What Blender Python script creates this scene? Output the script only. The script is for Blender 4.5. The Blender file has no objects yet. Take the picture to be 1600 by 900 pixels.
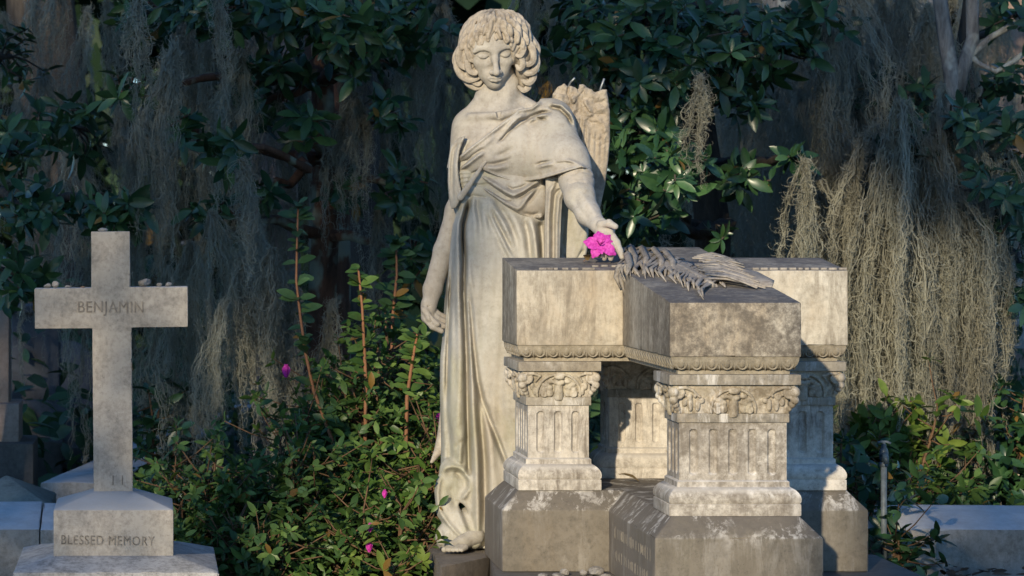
import bpy, bmesh, math, random
import numpy as np
from mathutils import Vector, Matrix, noise as mnoise
R = math.radians
SC = bpy.context.scene
COL = SC.collection
F = 4500.0            # focal length in photo pixels (1600 wide)
VX, VY = 232.0, 360.0 # where the camera axis meets the photo
H = 1.18              # eye height
rng = np.random.default_rng(7)
random.seed(7)

def pt(px, py, d):
    """world point seen at photo pixel (px, py) at distance d"""
    return ((px - VX) * d / F, d, H - (py - VY) * d / F)

def zd(py, d):
    return H - (py - VY) * d / F

def xd(px, d):
    return (px - VX) * d / F

# ------------------------------------------------------------------ objects
def wloc(o):
    p = Vector((0, 0, 0))
    while o is not None:
        p = p + o.location
        o = o.parent
    return p

def mesh_obj(name, verts, faces, mat=None, parent=None, smooth=True, mats=None, midx=None, angle=None):
    me = bpy.data.meshes.new(name)
    v = np.asarray(verts, dtype=np.float64)
    if parent is not None:
        v = v - np.array(wloc(parent))
    if isinstance(faces, np.ndarray) and faces.ndim == 2:
        n, k = faces.shape
        me.vertices.add(len(v)); me.vertices.foreach_set('co', v.astype(np.float32).ravel())
        me.loops.add(n * k); me.loops.foreach_set('vertex_index', faces.astype(np.int32).ravel())
        me.polygons.add(n); me.polygons.foreach_set('loop_start', np.arange(0, n * k, k, dtype=np.int32))
        me.update(calc_edges=True)
        me.validate()
    else:
        me.from_pydata([tuple(p) for p in v], [], [tuple(int(i) for i in f) for f in faces])
        me.update()
    if smooth:
        me.polygons.foreach_set('use_smooth', np.ones(len(me.polygons), dtype=bool))
    for m in (mats or ([mat] if mat else [])):
        me.materials.append(m)
    if midx is not None:
        me.polygons.foreach_set('material_index', np.asarray(midx, dtype=np.int32))
    o = bpy.data.objects.new(name, me)
    COL.objects.link(o)
    if parent is not None:
        o.parent = parent
    return o

def empty(name, loc, label=None, cat=None, group=None):
    o = bpy.data.objects.new(name, None)
    o.empty_display_size = 0.1
    o.location = loc
    COL.objects.link(o)
    if label: tag(o, label, cat, group)
    return o

def tag(o, label, cat, group=None):
    o['label'] = label; o['category'] = cat
    if group: o['group'] = group
    return o

def kind(o, k, label=None, cat=None):
    o['kind'] = k
    if label: o['label'] = label
    if cat: o['category'] = cat
    return o

def copy_tree(o, parent=None):
    c = o.copy(); COL.objects.link(c)
    if parent is not None:
        c.parent = parent
    for ch in list(o.children):
        copy_tree(ch, c)
    return c

class MB:
    """collects polygons"""
    def __init__(s): s.v = []; s.f = []; s.m = []
    def add(s, verts, faces, m=0):
        b = len(s.v); s.v.extend([tuple(p) for p in verts])
        for f in faces:
            s.f.append(tuple(b + i for i in f)); s.m.append(m)
    def box(s, x0, x1, y0, y1, z0, z1, m=0):
        s.add([(x0,y0,z0),(x1,y0,z0),(x1,y1,z0),(x0,y1,z0),(x0,y0,z1),(x1,y0,z1),(x1,y1,z1),(x0,y1,z1)],
              [(0,3,2,1),(4,5,6,7),(0,1,5,4),(1,2,6,5),(2,3,7,6),(3,0,4,7)], m)
    def rings(s, rings, m=0, cap0=True, cap1=True):
        """loft closed rings of equal count"""
        b = len(s.v); n = len(rings[0])
        for r in rings: s.v.extend([tuple(p) for p in r])
        for i in range(len(rings)-1):
            for j in range(n):
                k = (j+1) % n
                s.f.append((b+i*n+j, b+i*n+k, b+(i+1)*n+k, b+(i+1)*n+j)); s.m.append(m)
        if cap0: s.f.append(tuple(b+j for j in reversed(range(n)))); s.m.append(m)
        if cap1:
            q = b+(len(rings)-1)*n
            s.f.append(tuple(q+j for j in range(n))); s.m.append(m)
    def tube(s, pts, rad, n=6, m=0):
        pts = [Vector(p) for p in pts]
        if not hasattr(rad, '__len__'): rad = [rad]*len(pts)
        up = Vector((0.31, 0.17, 0.94))
        rs = []
        for i, p in enumerate(pts):
            t = (pts[min(i+1, len(pts)-1)] - pts[max(i-1, 0)])
            if t.length < 1e-9: t = Vector((0,0,1))
            t.normalize()
            a = t.cross(up)
            if a.length < 0.05: a = t.cross(Vector((1,0,0)))
            a.normalize(); c = t.cross(a)
            rs.append([p + (a*math.cos(2*math.pi*j/n) + c*math.sin(2*math.pi*j/n))*rad[i] for j in range(n)])
        s.rings(rs, m)
    def build(s, name, mat=None, parent=None, smooth=False, mats=None):
        o = mesh_obj(name, s.v, s.f, mat, parent, smooth, mats, s.m if mats else None)
        return o

def fix_normals(o):
    bm = bmesh.new(); bm.from_mesh(o.data)
    bmesh.ops.recalc_face_normals(bm, faces=bm.faces)
    bm.to_mesh(o.data); bm.free()

def bevel(o, w=0.004, seg=2):
    """worn edges"""
    bm = bmesh.new(); bm.from_mesh(o.data)
    bmesh.ops.remove_doubles(bm, verts=bm.verts, dist=1e-5)
    bmesh.ops.recalc_face_normals(bm, faces=bm.faces)
    ed = [e for e in bm.edges if len(e.link_faces) == 2 and e.calc_face_angle(0) > R(22)]
    bmesh.ops.bevel(bm, geom=ed, offset=w, segments=seg, profile=0.6, affect='EDGES', clamp_overlap=True)
    for f in bm.faces: f.smooth = True
    bm.to_mesh(o.data); bm.free()
    try:
        o.data.set_sharp_from_angle(angle=R(40))
    except Exception:
        pass
    return o

# ------------------------------------------------------------------ materials
class NT:
    def __init__(s, name):
        s.m = bpy.data.materials.new(name); s.m.use_nodes = True
        s.t = s.m.node_tree; s.n = s.t.nodes; s.n.clear()
        s.out = s.n.new('ShaderNodeOutputMaterial')
        s.b = s.n.new('ShaderNodeBsdfPrincipled')
        s.l(s.b.outputs[0], s.out.inputs[0])
        s.tc = s.n.new('ShaderNodeTexCoord')
    def l(s, a, b): s.t.links.new(a, b)
    def mapping(s, scale=(1,1,1), src='Object', rot=(0,0,0), loc=(0,0,0)):
        m = s.n.new('ShaderNodeMapping'); m.inputs['Scale'].default_value = scale
        m.inputs['Rotation'].default_value = rot; m.inputs['Location'].default_value = loc
        if src == 'Position':
            g = s.n.new('ShaderNodeNewGeometry'); s.l(g.outputs['Position'], m.inputs[0])
        else:
            s.l(s.tc.outputs[src], m.inputs[0])
        return m.outputs[0]
    def noise(s, scale, detail=4, rough=0.55, vec=None, dist=0.0):
        n = s.n.new('ShaderNodeTexNoise'); n.inputs['Scale'].default_value = scale
        n.inputs['Detail'].default_value = detail; n.inputs['Roughness'].default_value = rough
        n.inputs['Distortion'].default_value = dist
        if vec is not None: s.l(vec, n.inputs['Vector'])
        return n.outputs[0]
    def voro(s, scale, vec=None, feature='F1'):
        n = s.n.new('ShaderNodeTexVoronoi'); n.inputs['Scale'].default_value = scale; n.feature = feature
        if vec is not None: s.l(vec, n.inputs['Vector'])
        return n.outputs['Distance']
    def ramp(s, fac, stops, interp='LINEAR'):
        n = s.n.new('ShaderNodeValToRGB'); cr = n.color_ramp; cr.interpolation = interp
        while len(cr.elements) < len(stops): cr.elements.new(0.5)
        for e, (p, c) in zip(cr.elements, stops):
            e.position = p
            e.color = (c, c, c, 1) if not hasattr(c, '__len__') else (c[0], c[1], c[2], 1)
        s.l(fac, n.inputs[0]); return n.outputs[0]
    def mix(s, fac, a, b, mode='MIX'):
        n = s.n.new('ShaderNodeMix'); n.data_type = 'RGBA'; n.blend_type = mode
        for sock, v in ((n.inputs[0], fac), (n.inputs[6], a), (n.inputs[7], b)):
            if isinstance(v, (int, float)): sock.default_value = v
            elif isinstance(v, (tuple, list)): sock.default_value = (v[0], v[1], v[2], 1)
            else: s.l(v, sock)
        return n.outputs[2]
    def math(s, op, a, b=0.0, c=None):
        n = s.n.new('ShaderNodeMath'); n.operation = op
        for i, v in enumerate((a, b, c)):
            if v is None: continue
            if isinstance(v, (int, float)): n.inputs[i].default_value = v
            else: s.l(v, n.inputs[i])
        return n.outputs[0]
    def bump(s, h, strength=0.3, dist=0.01, prev=None):
        n = s.n.new('ShaderNodeBump'); n.inputs['Strength'].default_value = strength
        n.inputs['Distance'].default_value = dist
        s.l(h, n.inputs['Height'])
        if prev is not None: s.l(prev, n.inputs['Normal'])
        s.l(n.outputs[0], s.b.inputs['Normal']); return n.outputs[0]
    def col(s, c):
        if isinstance(c, (tuple, list)): s.b.inputs['Base Color'].default_value = (c[0], c[1], c[2], 1)
        else: s.l(c, s.b.inputs['Base Color'])
    def set(s, **kw):
        for k, v in kw.items():
            s.b.inputs[k.replace('_', ' ')].default_value = v

# ------------------------------------------------------------------ implicit sculpting
class Vol:
    """signed-distance sculpture on a grid; sculpted in statue units (1 unit = one photo pixel at the statue)"""
    def __init__(s, lo, hi, step):
        s.lo = np.array(lo, float); s.step = step
        n = [int(math.ceil((hi[i]-lo[i])/step))+1 for i in range(3)]
        s.n = n
        s.ax = [s.lo[i] + step*np.arange(n[i]) for i in range(3)]
        s.f = np.full(n, 40.0, np.float32)
    def sl(s, lo, hi):
        r = []
        for i in range(3):
            a = int(math.floor((lo[i]-s.lo[i])/s.step)); b = int(math.ceil((hi[i]-s.lo[i])/s.step))+1
            a = max(a, 0); b = min(b, s.n[i])
            if b <= a: return None, None
            r.append(slice(a, b))
        X = s.ax[0][r[0]][:, None, None]; Y = s.ax[1][r[1]][None, :, None]; Z = s.ax[2][r[2]][None, None, :]
        return tuple(r), (X.astype(np.float32), Y.astype(np.float32), Z.astype(np.float32))
    def op(s, lo, hi, fn, k, mode):
        m = k + 6
        r, P = s.sl([a-m for a in lo], [a+m for a in hi])
        if r is None: return
        d = fn(*P); A = s.f[r]
        if mode == 'sub':
            d = -d
            if k > 0:
                h = np.maximum(k - np.abs(A-d), 0)/k; s.f[r] = np.maximum(A, d) + h*h*k*0.25
            else: s.f[r] = np.maximum(A, d)
        else:
            if k > 0:
                h = np.maximum(k - np.abs(A-d), 0)/k; s.f[r] = np.minimum(A, d) - h*h*k*0.25
            else: s.f[r] = np.minimum(A, d)
    def cap(s, a, b, ra, rb=None, k=4, mode='add', flat=1.0):
        rb = ra if rb is None else rb
        a = np.array(a, float); b = np.array(b, float); ab = b-a; L = float(ab@ab)+1e-9
        rm = max(ra, rb)
        def fn(X, Y, Z):
            t = np.clip(((X-a[0])*ab[0]+(Y-a[1])*ab[1]+(Z-a[2])*ab[2])/L, 0, 1)
            dx = X-a[0]-t*ab[0]; dy = (Y-a[1]-t*ab[1])/flat; dz = Z-a[2]-t*ab[2]
            return np.sqrt(dx*dx+dy*dy+dz*dz) - (ra+(rb-ra)*t)
        s.op(np.minimum(a, b)-rm, np.maximum(a, b)+rm, fn, k, mode)
    def chain(s, pts, radii, k=4, mode='add'):
        if not hasattr(radii, '__len__'): radii = [radii]*len(pts)
        for i in range(len(pts)-1):
            s.cap(pts[i], pts[i+1], radii[i], radii[i+1], k, mode)
    def ell(s, c, r, k=4, mode='add', rot=None):
        c = np.array(c, float); r = np.array(r, float); rm = r.max()
        M = np.eye(3) if rot is None else np.array(rot, float)   # rows = local axes
        def fn(X, Y, Z):
            x, y, z = X-c[0], Y-c[1], Z-c[2]
            u = (M[0,0]*x+M[0,1]*y+M[0,2]*z)/r[0]; v = (M[1,0]*x+M[1,1]*y+M[1,2]*z)/r[1]; w = (M[2,0]*x+M[2,1]*y+M[2,2]*z)/r[2]
            k0 = np.sqrt(u*u+v*v+w*w)+1e-6
            k1 = np.sqrt((u/r[0])**2+(v/r[1])**2+(w/r[2])**2)+1e-6
            return k0*(k0-1)/k1
        s.op(c-rm, c+rm, fn, k, mode)
    def mesh(s):
        return surface_nets(s.f, s.lo, s.step)

def surface_nets(f, lo, step):
    ins = f < 0
    nx, ny, nz = f.shape
    c = np.zeros((nx-1, ny-1, nz-1), np.int8)
    for dx in (0,1):
        for dy in (0,1):
            for dz in (0,1):
                c += ins[dx:nx-1+dx, dy:ny-1+dy, dz:nz-1+dz]
    act = (c > 0) & (c < 8)
    ids = np.full(act.shape, -1, np.int64)
    I, J, K = np.nonzero(act)
    ids[I, J, K] = np.arange(len(I))
    acc = np.zeros((len(I), 3)); cnt = np.zeros(len(I))
    cor = [(a,b,d) for a in (0,1) for b in (0,1) for d in (0,1)]
    val = {q: f[I+q[0], J+q[1], K+q[2]] for q in cor}
    for a in cor:
        for ax in range(3):
            if a[ax] == 0:
                b = list(a); b[ax] = 1; b = tuple(b)
                va, vb = val[a], val[b]
                m = (va < 0) != (vb < 0)
                t = np.where(m, va/(np.where(m, va-vb, 1)), 0)
                p = np.array(a, float)[None, :].repeat(len(I), 0); p[:, ax] = t
                acc[m] += p[m]; cnt[m] += 1
    V = acc/np.maximum(cnt, 1)[:, None] + np.stack([I, J, K], 1)
    V = V*step + np.array(lo)
    quads = []
    for ax in range(3):
        o1, o2 = [(1,2),(2,0),(0,1)][ax]
        sa = [slice(None)]*3; sb = [slice(None)]*3
        sa[ax] = slice(0, -1); sb[ax] = slice(1, None)
        A, B = ins[tuple(sa)], ins[tuple(sb)]
        m = A != B
        P = np.stack(np.nonzero(m), 1)
        ok = (P[:, o1] > 0) & (P[:, o2] > 0) & (P[:, o1] < f.shape[o1]-1) & (P[:, o2] < f.shape[o2]-1)
        P = P[ok]
        fl = A[tuple(P.T)]
        def gid(d1, d2):
            Q = P.copy(); Q[:, o1] -= d1; Q[:, o2] -= d2
            return ids[Q[:, 0], Q[:, 1], Q[:, 2]]
        q = np.stack([gid(0,0), gid(1,0), gid(1,1), gid(0,1)], 1)
        q = np.where(fl[:, None], q, q[:, ::-1])
        q = q[(q >= 0).all(1)]
        quads.append(q)
    return V, np.concatenate(quads)[:, ::-1]

def poly_dist(X, Z, pts):
    """distance and signed side to a 2-D polyline, plus param 0..1"""
    best = np.full(np.broadcast(X, Z).shape, 1e9, np.float32); tt = np.zeros_like(best); side = np.zeros_like(best)
    n = len(pts)-1
    for i in range(n):
        (ax, az), (bx, bz) = pts[i], pts[i+1]
        dx, dz = bx-ax, bz-az; L = dx*dx+dz*dz+1e-9
        t = np.clip(((X-ax)*dx+(Z-az)*dz)/L, 0, 1)
        ex, ez = X-ax-t*dx, Z-az-t*dz
        d = np.sqrt(ex*ex+ez*ez)
        m = d < best
        best = np.where(m, d, best); tt = np.where(m, (i+t)/n, tt)
        side = np.where(m, np.sign(dx*ez-dz*ex), side)
    return best, tt, side

def relief(X, Z, lines):
    """sum of traced folds: (points, amplitude, width[, taper0, taper1])"""
    D = np.zeros(np.broadcast(X, Z).shape, np.float32)
    for ln in lines:
        p, a, w = ln[:3]
        t0 = ln[3] if len(ln) > 3 else 0.12; t1 = ln[4] if len(ln) > 4 else 0.12
        d, t, sd = poly_dist(X, Z, p)
        e = np.clip(t/t0, 0, 1)*np.clip((1-t)/t1, 0, 1) if t0 > 0 and t1 > 0 else np.clip(t/max(t0, 1e-3), 0, 1) if t1 <= 0 else np.clip((1-t)/max(t1, 1e-3), 0, 1)
        D += a*e*np.exp(-(d/w)**2)
    return D

def smoothstep(a, b, x):
    t = np.clip((x-a)/(b-a), 0, 1); return t*t*(3-2*t)
def smax(a, b, k):
    h = np.maximum(k-np.abs(a-b), 0)/k; return np.maximum(a, b)+h*h*k*0.25
def smin(a, b, k):
    h = np.maximum(k-np.abs(a-b), 0)/k; return np.minimum(a, b)-h*h*k*0.25
# ================================================================== materials
def marble(name, light, mid, dark, stain=0.5, green=0.0, streak=0.0, bump=0.25, brown=0.3, pits=True, scale=1.0,
           top=None, side=None, soot=None, white=0.0, speck=.5, loc=0.0):
    """old marble: pale stone with soot, lichen and rain runs of their own shapes.
    top / side: colour mixed over up-facing / flank faces by their normals; soot: (y0, y1, z0, z1, colour, amount) a blackened end"""
    t = NT(name)
    v = t.mapping((1, 1, 1), 'Position', loc=(loc, loc*.7, loc*.3))
    big = t.noise(2.6*scale, 7, .68, v, .25); fine = t.noise(46*scale, 8, .78, v); med = t.noise(9*scale, 8, .74, v, .35); tiny = t.noise(150*scale, 4, .7, v)
    c = t.ramp(t.math('ADD', t.math('MULTIPLY', big, .6), t.math('MULTIPLY', med, .4)), [(.36, mid), (.58, light)])
    if brown:
        b = t.ramp(t.noise(2.9*scale, 6, .7, t.mapping((1, 1, .35), 'Position', loc=(3+loc, 1, 7)), .4), [(.5, 0), (.68, 1)])
        c = t.mix(t.math('MULTIPLY', b, brown), c, (.36, .25, .13))
    if green:
        b = t.ramp(t.noise(3.4, 6, .65, t.mapping((1, 1, .45), 'Position', loc=(9, 4, 2)), .4), [(.48, 0), (.66, 1)])
        c = t.mix(t.math('MULTIPLY', b, green), c, (.27, .27, .13))
    # mottled grime and specks
    g = t.ramp(t.math('ADD', t.math('MULTIPLY', med, .55), t.math('MULTIPLY', fine, .45)), [(.52-.12*stain, 0), (.66-.1*stain, 1)])
    c = t.mix(t.math('MULTIPLY', g, stain), c, dark)
    sp = t.ramp(t.math('ADD', t.math('MULTIPLY', tiny, .6), t.math('MULTIPLY', fine, .4)), [(.55, 0), (.66, 1)])
    c = t.mix(t.math('MULTIPLY', sp, speck), c, dark)
    def runs(seed, sc, lo, hi):
        sv = t.mapping((1, 1, .17), 'Position', loc=(5+seed, 2+seed, 1))
        sn = t.ramp(t.noise(sc, 8, .78, sv, .5), [(lo, 0), (hi, 1)])
        gate = t.ramp(t.noise(5.5, 5, .7, t.mapping((1, 1, .8), 'Position', loc=(seed, 0, 3))), [(.40, 0), (.56, 1)])
        return t.math('MULTIPLY', sn, gate)
    if streak: c = t.mix(t.math('MULTIPLY', runs(loc, 24, .46, .62), streak), c, dark)
    geo = t.n.new('ShaderNodeNewGeometry'); sx = t.n.new('ShaderNodeSeparateXYZ'); t.l(geo.outputs['Normal'], sx.inputs[0])
    ps = t.n.new('ShaderNodeSeparateXYZ'); t.l(geo.outputs['Position'], ps.inputs[0])
    brk = t.ramp(t.math('ADD', t.math('MULTIPLY', med, .6), t.math('MULTIPLY', fine, .4)), [(.34, .35), (.56, 1)])
    if soot:
        y0, y1, z0, z1, col, am = soot
        fy = t.n.new('ShaderNodeMapRange'); fy.inputs[1].default_value = y0; fy.inputs[2].default_value = y1; fy.inputs[3].default_value = 1; fy.inputs[4].default_value = 0
        t.l(t.math('ADD', ps.outputs[1], t.math('MULTIPLY', t.math('SUBTRACT', med, .5), .25)), fy.inputs[0])
        fz = t.n.new('ShaderNodeMapRange'); fz.inputs[1].default_value = z0; fz.inputs[2].default_value = z1; fz.inputs[3].default_value = 0; fz.inputs[4].default_value = 1
        t.l(t.math('ADD', ps.outputs[2], t.math('MULTIPLY', t.math('SUBTRACT', big, .5), .5)), fz.inputs[0])
        k = t.math('MULTIPLY', t.math('MULTIPLY', fy.outputs[0], fz.outputs[0]), t.ramp(t.math('ADD', t.math('MULTIPLY', med, .5), t.math('MULTIPLY', fine, .5)), [(.41, .12), (.56, 1)]))
        c = t.mix(t.math('MULTIPLY', k, am), c, col)
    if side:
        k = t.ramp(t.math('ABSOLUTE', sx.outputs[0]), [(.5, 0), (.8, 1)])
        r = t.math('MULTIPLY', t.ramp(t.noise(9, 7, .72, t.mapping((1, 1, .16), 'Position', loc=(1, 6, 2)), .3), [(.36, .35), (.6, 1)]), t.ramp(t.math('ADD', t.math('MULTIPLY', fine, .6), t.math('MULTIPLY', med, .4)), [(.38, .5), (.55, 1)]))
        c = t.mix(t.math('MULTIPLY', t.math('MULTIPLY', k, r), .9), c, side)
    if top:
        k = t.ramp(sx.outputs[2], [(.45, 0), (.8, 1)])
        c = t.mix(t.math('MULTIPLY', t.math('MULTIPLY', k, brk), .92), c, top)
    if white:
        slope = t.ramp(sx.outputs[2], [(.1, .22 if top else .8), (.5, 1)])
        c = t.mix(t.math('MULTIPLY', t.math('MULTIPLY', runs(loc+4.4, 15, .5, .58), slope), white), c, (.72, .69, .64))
    t.col(c)
    t.set(Roughness=.75)
    t.b.inputs['Specular IOR Level'].default_value = .2
    h = t.math('ADD', t.math('MULTIPLY', fine, .6), t.math('MULTIPLY', tiny, .4))
    if pits:
        h = t.math('SUBTRACT', h, t.math('MULTIPLY', t.ramp(t.voro(70, v), [(0, 1), (.14, 0)]), .6))
    t.bump(h, bump, .008)
    return t.m

M_MARBLE = marble('statue_marble', (.5, .468, .415), (.36, .33, .285), (.17, .14, .11), .5, .15, .15, .2, .35, speck=.3)
M_MARBLE_DIRTY = marble('statue_marble_weathered', (.5, .45, .375), (.38, .33, .265), (.11, .085, .065), .6, 0, 0, .28, .35, speck=.4, loc=2.2)
M_MARBLE_ROBE = marble('statue_marble_gown', (.5, .48, .425), (.37, .35, .305), (.2, .175, .13), .42, .55, .25, .18, .3, speck=.25, loc=5.1)
M_MARBLE_ROBE2 = marble('statue_marble_mantle', (.5, .472, .42), (.36, .335, .29), (.18, .145, .115), .45, .2, .2, .2, .38, speck=.3, loc=7.7)
t = NT('galvanised_pin'); t.col((.3, .32, .33)); t.set(Metallic=.7, Roughness=.5); M_PIN = t.m

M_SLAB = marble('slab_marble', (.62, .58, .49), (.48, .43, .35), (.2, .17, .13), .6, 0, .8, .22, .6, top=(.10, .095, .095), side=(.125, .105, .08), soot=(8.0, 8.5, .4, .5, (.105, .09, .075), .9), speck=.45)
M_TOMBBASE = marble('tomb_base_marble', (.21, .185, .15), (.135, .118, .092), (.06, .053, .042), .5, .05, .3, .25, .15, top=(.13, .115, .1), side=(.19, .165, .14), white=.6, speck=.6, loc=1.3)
M_MOULD = marble('moulding_marble', (.42, .37, .29), (.3, .26, .19), (.1, .085, .06), .6, .1, .2, .25, .3, soot=(7.9, 8.4, .4, .5, (.15, .13, .1), .6), loc=3.1)
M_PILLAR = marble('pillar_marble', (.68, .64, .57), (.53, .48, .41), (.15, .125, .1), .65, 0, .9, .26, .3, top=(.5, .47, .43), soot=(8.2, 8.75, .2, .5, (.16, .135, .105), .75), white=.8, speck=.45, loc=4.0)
M_ABACUS = marble('abacus_marble', (.42, .38, .31), (.3, .26, .2), (.12, .1, .08), .6, 0, .4, .22, .2, soot=(7.9, 8.4, .4, .5, (.13, .12, .105), .8), white=.85, speck=.5, loc=6.2)
M_CAPITAL = marble('capital_marble', (.66, .61, .52), (.48, .41, .31), (.13, .1, .07), .7, .3, .2, .28, .4, soot=(8.0, 8.6, .2, .5, (.16, .125, .08), .6), white=.7, speck=.4, loc=8.5)
M_PALM = marble('carved_palm', (.44, .4, .35), (.31, .28, .235), (.09, .075, .065), .65, 0, 0, .35, .1, speck=.5)
M_LEDGER = marble('ledger_stone', (.16, .15, .14), (.11, .1, .09), (.05, .05, .045), .6, 0, .2, .2, .1)
M_LEDGER2 = marble('plinth_stone', (.24, .21, .18), (.16, .14, .12), (.06, .055, .05), .6, 0, .2, .2, .2)
M_CROSS = marble('cross_stone', (.46, .415, .36), (.36, .325, .28), (.13, .115, .1), .58, .05, .3, .25, .08, scale=1.6, top=(.42, .42, .42), speck=.6)
M_CROSS_STEP = marble('cross_step_stone', (.5, .48, .46), (.4, .39, .37), (.1, .1, .095), .7, 0, .1, .3, 0, scale=1.6, speck=.7)
M_PEBBLE = marble('pebble_stone', (.36, .34, .31), (.24, .22, .2), (.1, .09, .08), .6, 0, 0, .4, .1, scale=4)
M_CHIP = marble('brown_chip', (.4, .24, .13), (.3, .17, .09), (.1, .07, .04), .4, 0, 0, .4, .1, scale=4)
def plain(name, c, rough=.6, var=.3, sc=30, c2=None, sheen=0, trans=0, spec=.3):
    t = NT(name); n = t.noise(sc, 3, .6, t.mapping((1, 1, 1), 'Position'))
    d = c2 or tuple(x*(1-var) for x in c)
    t.col(t.ramp(n, [(.35, d), (.65, c)])); t.set(Roughness=rough); t.b.inputs['Specular IOR Level'].default_value = spec
    if trans:
        t.b.inputs['Transmission Weight'].default_value = 0
        tr = t.n.new('ShaderNodeBsdfTranslucent'); mx = t.n.new('ShaderNodeMixShader')
        tr.inputs[0].default_value = (c[0]*1.6, c[1]*1.5, c[2], 1); mx.inputs[0].default_value = trans
        t.l(t.b.outputs[0], mx.inputs[1]); t.l(tr.outputs[0], mx.inputs[2]); t.l(mx.outputs[0], t.out.inputs[0])
    return t.m
M_LETTER_PALE = plain('worn_letter_stone', (.3, .27, .22), .8)
M_LETTER_DARK = plain('grimy_letter', (.17, .145, .12), .85, .5, 60, (.27, .235, .195))
M_LETTER_DARK2 = plain('mossy_letter', (.13, .11, .09), .85, .5, 90, (.29, .26, .22))
M_PETAL = plain('azalea_petal', (.68, .085, .5), .6, .35, 130, (.45, .025, .3), trans=.15)
M_PETAL_DARK = plain('azalea_stamen', (.4, .01, .2), .5)
M_TWIG = plain('twig_bark', (.2, .11, .065), .8)
M_DRYLEAF = plain('dry_leaf', (.22, .15, .06), .7)

def leafmat(name, c, c2, rough=.4, trans=.18, spec=.4, sc=7):
    t = NT(name)
    n = t.noise(sc, 3, .6, t.mapping((1, 1, 1), 'Position')); f = t.noise(70, 2, .5, t.mapping((1, 1, 1), 'Position'))
    m = t.math('ADD', t.math('MULTIPLY', n, .55), t.math('MULTIPLY', f, .45))
    at = t.n.new('ShaderNodeAttribute'); at.attribute_name = 'tone'; tone = at.outputs['Fac']
    col = t.ramp(t.math('ADD', t.math('MULTIPLY', m, .45), t.math('MULTIPLY', tone, .5)), [(.2, tuple(x*.7 for x in c)), (.42, c), (.62, c2), (.74, tuple(min(x*1.35, .5) for x in c2)), (.95, (.2, .12, .03))])
    t.col(col); t.set(Roughness=rough); t.b.inputs['Specular IOR Level'].default_value = spec
    tr = t.n.new('ShaderNodeBsdfTranslucent'); mx = t.n.new('ShaderNodeMixShader'); t.l(col, tr.inputs[0]); mx.inputs[0].default_value = trans
    t.l(t.b.outputs[0], mx.inputs[1]); t.l(tr.outputs[0], mx.inputs[2]); t.l(mx.outputs[0], t.out.inputs[0])
    return t.m
M_MAGNOLIA = leafmat('evergreen_leaf', (.02, .06, .024), (.055, .12, .04), .32, .12, .5)
M_MAGNOLIA2 = leafmat('blue_green_leaf', (.022, .065, .036), (.05, .115, .055), .38, .12, .45)
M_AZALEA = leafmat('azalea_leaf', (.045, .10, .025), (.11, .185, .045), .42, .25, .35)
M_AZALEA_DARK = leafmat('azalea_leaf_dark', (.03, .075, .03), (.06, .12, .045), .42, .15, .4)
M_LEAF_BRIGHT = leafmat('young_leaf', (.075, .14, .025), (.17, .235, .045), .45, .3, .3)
M_AZALEA_SUNLIT = leafmat('azalea_leaf_sunlit', (.07, .14, .025), (.15, .23, .05), .45, .28, .3)  # brighter azalea leaf copy, sunlight put into its colour
M_SHADELEAF = leafmat('shade_tree_leaf', (.03, .06, .02), (.05, .09, .03), .5, .05, .3)  # leaves of the unseen shade trees
M_FARWOOD = leafmat('far_leaf', (.012, .03, .016), (.03, .06, .03), .6, .08, .2, 1.2)
M_LITTER = plain('litter_leaf', (.13, .08, .045), .8, .6, 25, (.045, .03, .02))
M_STEM = plain('azalea_stem', (.17, .1, .055), .8, .5)
M_STEM_RED = plain('azalea_shoot_bark', (.28, .13, .065), .7, .3)
def bark(name, a, b, c=None, sc=1.0, rough=.9):
    t = NT(name); v = t.mapping((1, 1, .22), 'Position'); n = t.noise(26*sc, 6, .7, v, .3); p = t.noise(6*sc, 3, .6, t.mapping((1, 1, .8), 'Position'))
    col = t.ramp(n, [(.35, a), (.65, b)])
    if c: col = t.mix(t.ramp(p, [(.52, 0), (.6, 1)]), col, c)
    t.col(col); t.set(Roughness=rough); t.bump(n, .6, .02); return t.m
M_BARK = bark('dark_bark', (.035, .027, .02), (.10, .08, .06))
M_BARK_LICHEN = bark('lichened_bark', (.07, .035, .022), (.17, .085, .05), (.24, .27, .21))
M_BARK_PALE = bark('pale_bark', (.12, .11, .1), (.32, .3, .27), (.42, .42, .37), 1.4)
M_BARK_PINK = bark('pinkish_bark', (.16, .11, .09), (.34, .24, .19))
t = NT('spanish_moss'); n = t.noise(2.2, 4, .6, t.mapping((1, 1, .5), 'Position')); f = t.noise(40, 2, .6, t.mapping((1, 1, 1), 'Position'))
col = t.ramp(t.math('ADD', t.math('MULTIPLY', n, .7), t.math('MULTIPLY', f, .3)), [(.35, (.19, .18, .14)), (.52, (.31, .305, .24)), (.68, (.36, .375, .31))])
t.col(col); t.set(Roughness=.85); t.b.inputs['Specular IOR Level'].default_value = .15
tr = t.n.new('ShaderNodeBsdfTranslucent'); mx = t.n.new('ShaderNodeMixShader'); t.l(col, tr.inputs[0]); mx.inputs[0].default_value = .22
t.l(t.b.outputs[0], mx.inputs[1]); t.l(tr.outputs[0], mx.inputs[2]); t.l(mx.outputs[0], t.out.inputs[0]); M_MOSS = t.m
M_GROUND = plain('soil_and_litter', (.085, .062, .04), .95, .6, 9, (.03, .025, .018))
M_WALL = marble('coping_stone', (.42, .4, .37), (.3, .28, .25), (.1, .09, .07), .6, 0, .3, .3, .15, top=(.6, .6, .6))  # paler top colour paints the sky light onto up-facing faces
M_WALL_DARK = marble('dark_kerb_stone', (.17, .15, .13), (.11, .1, .09), (.045, .04, .035), .6, 0, .2, .3, .1)
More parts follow.
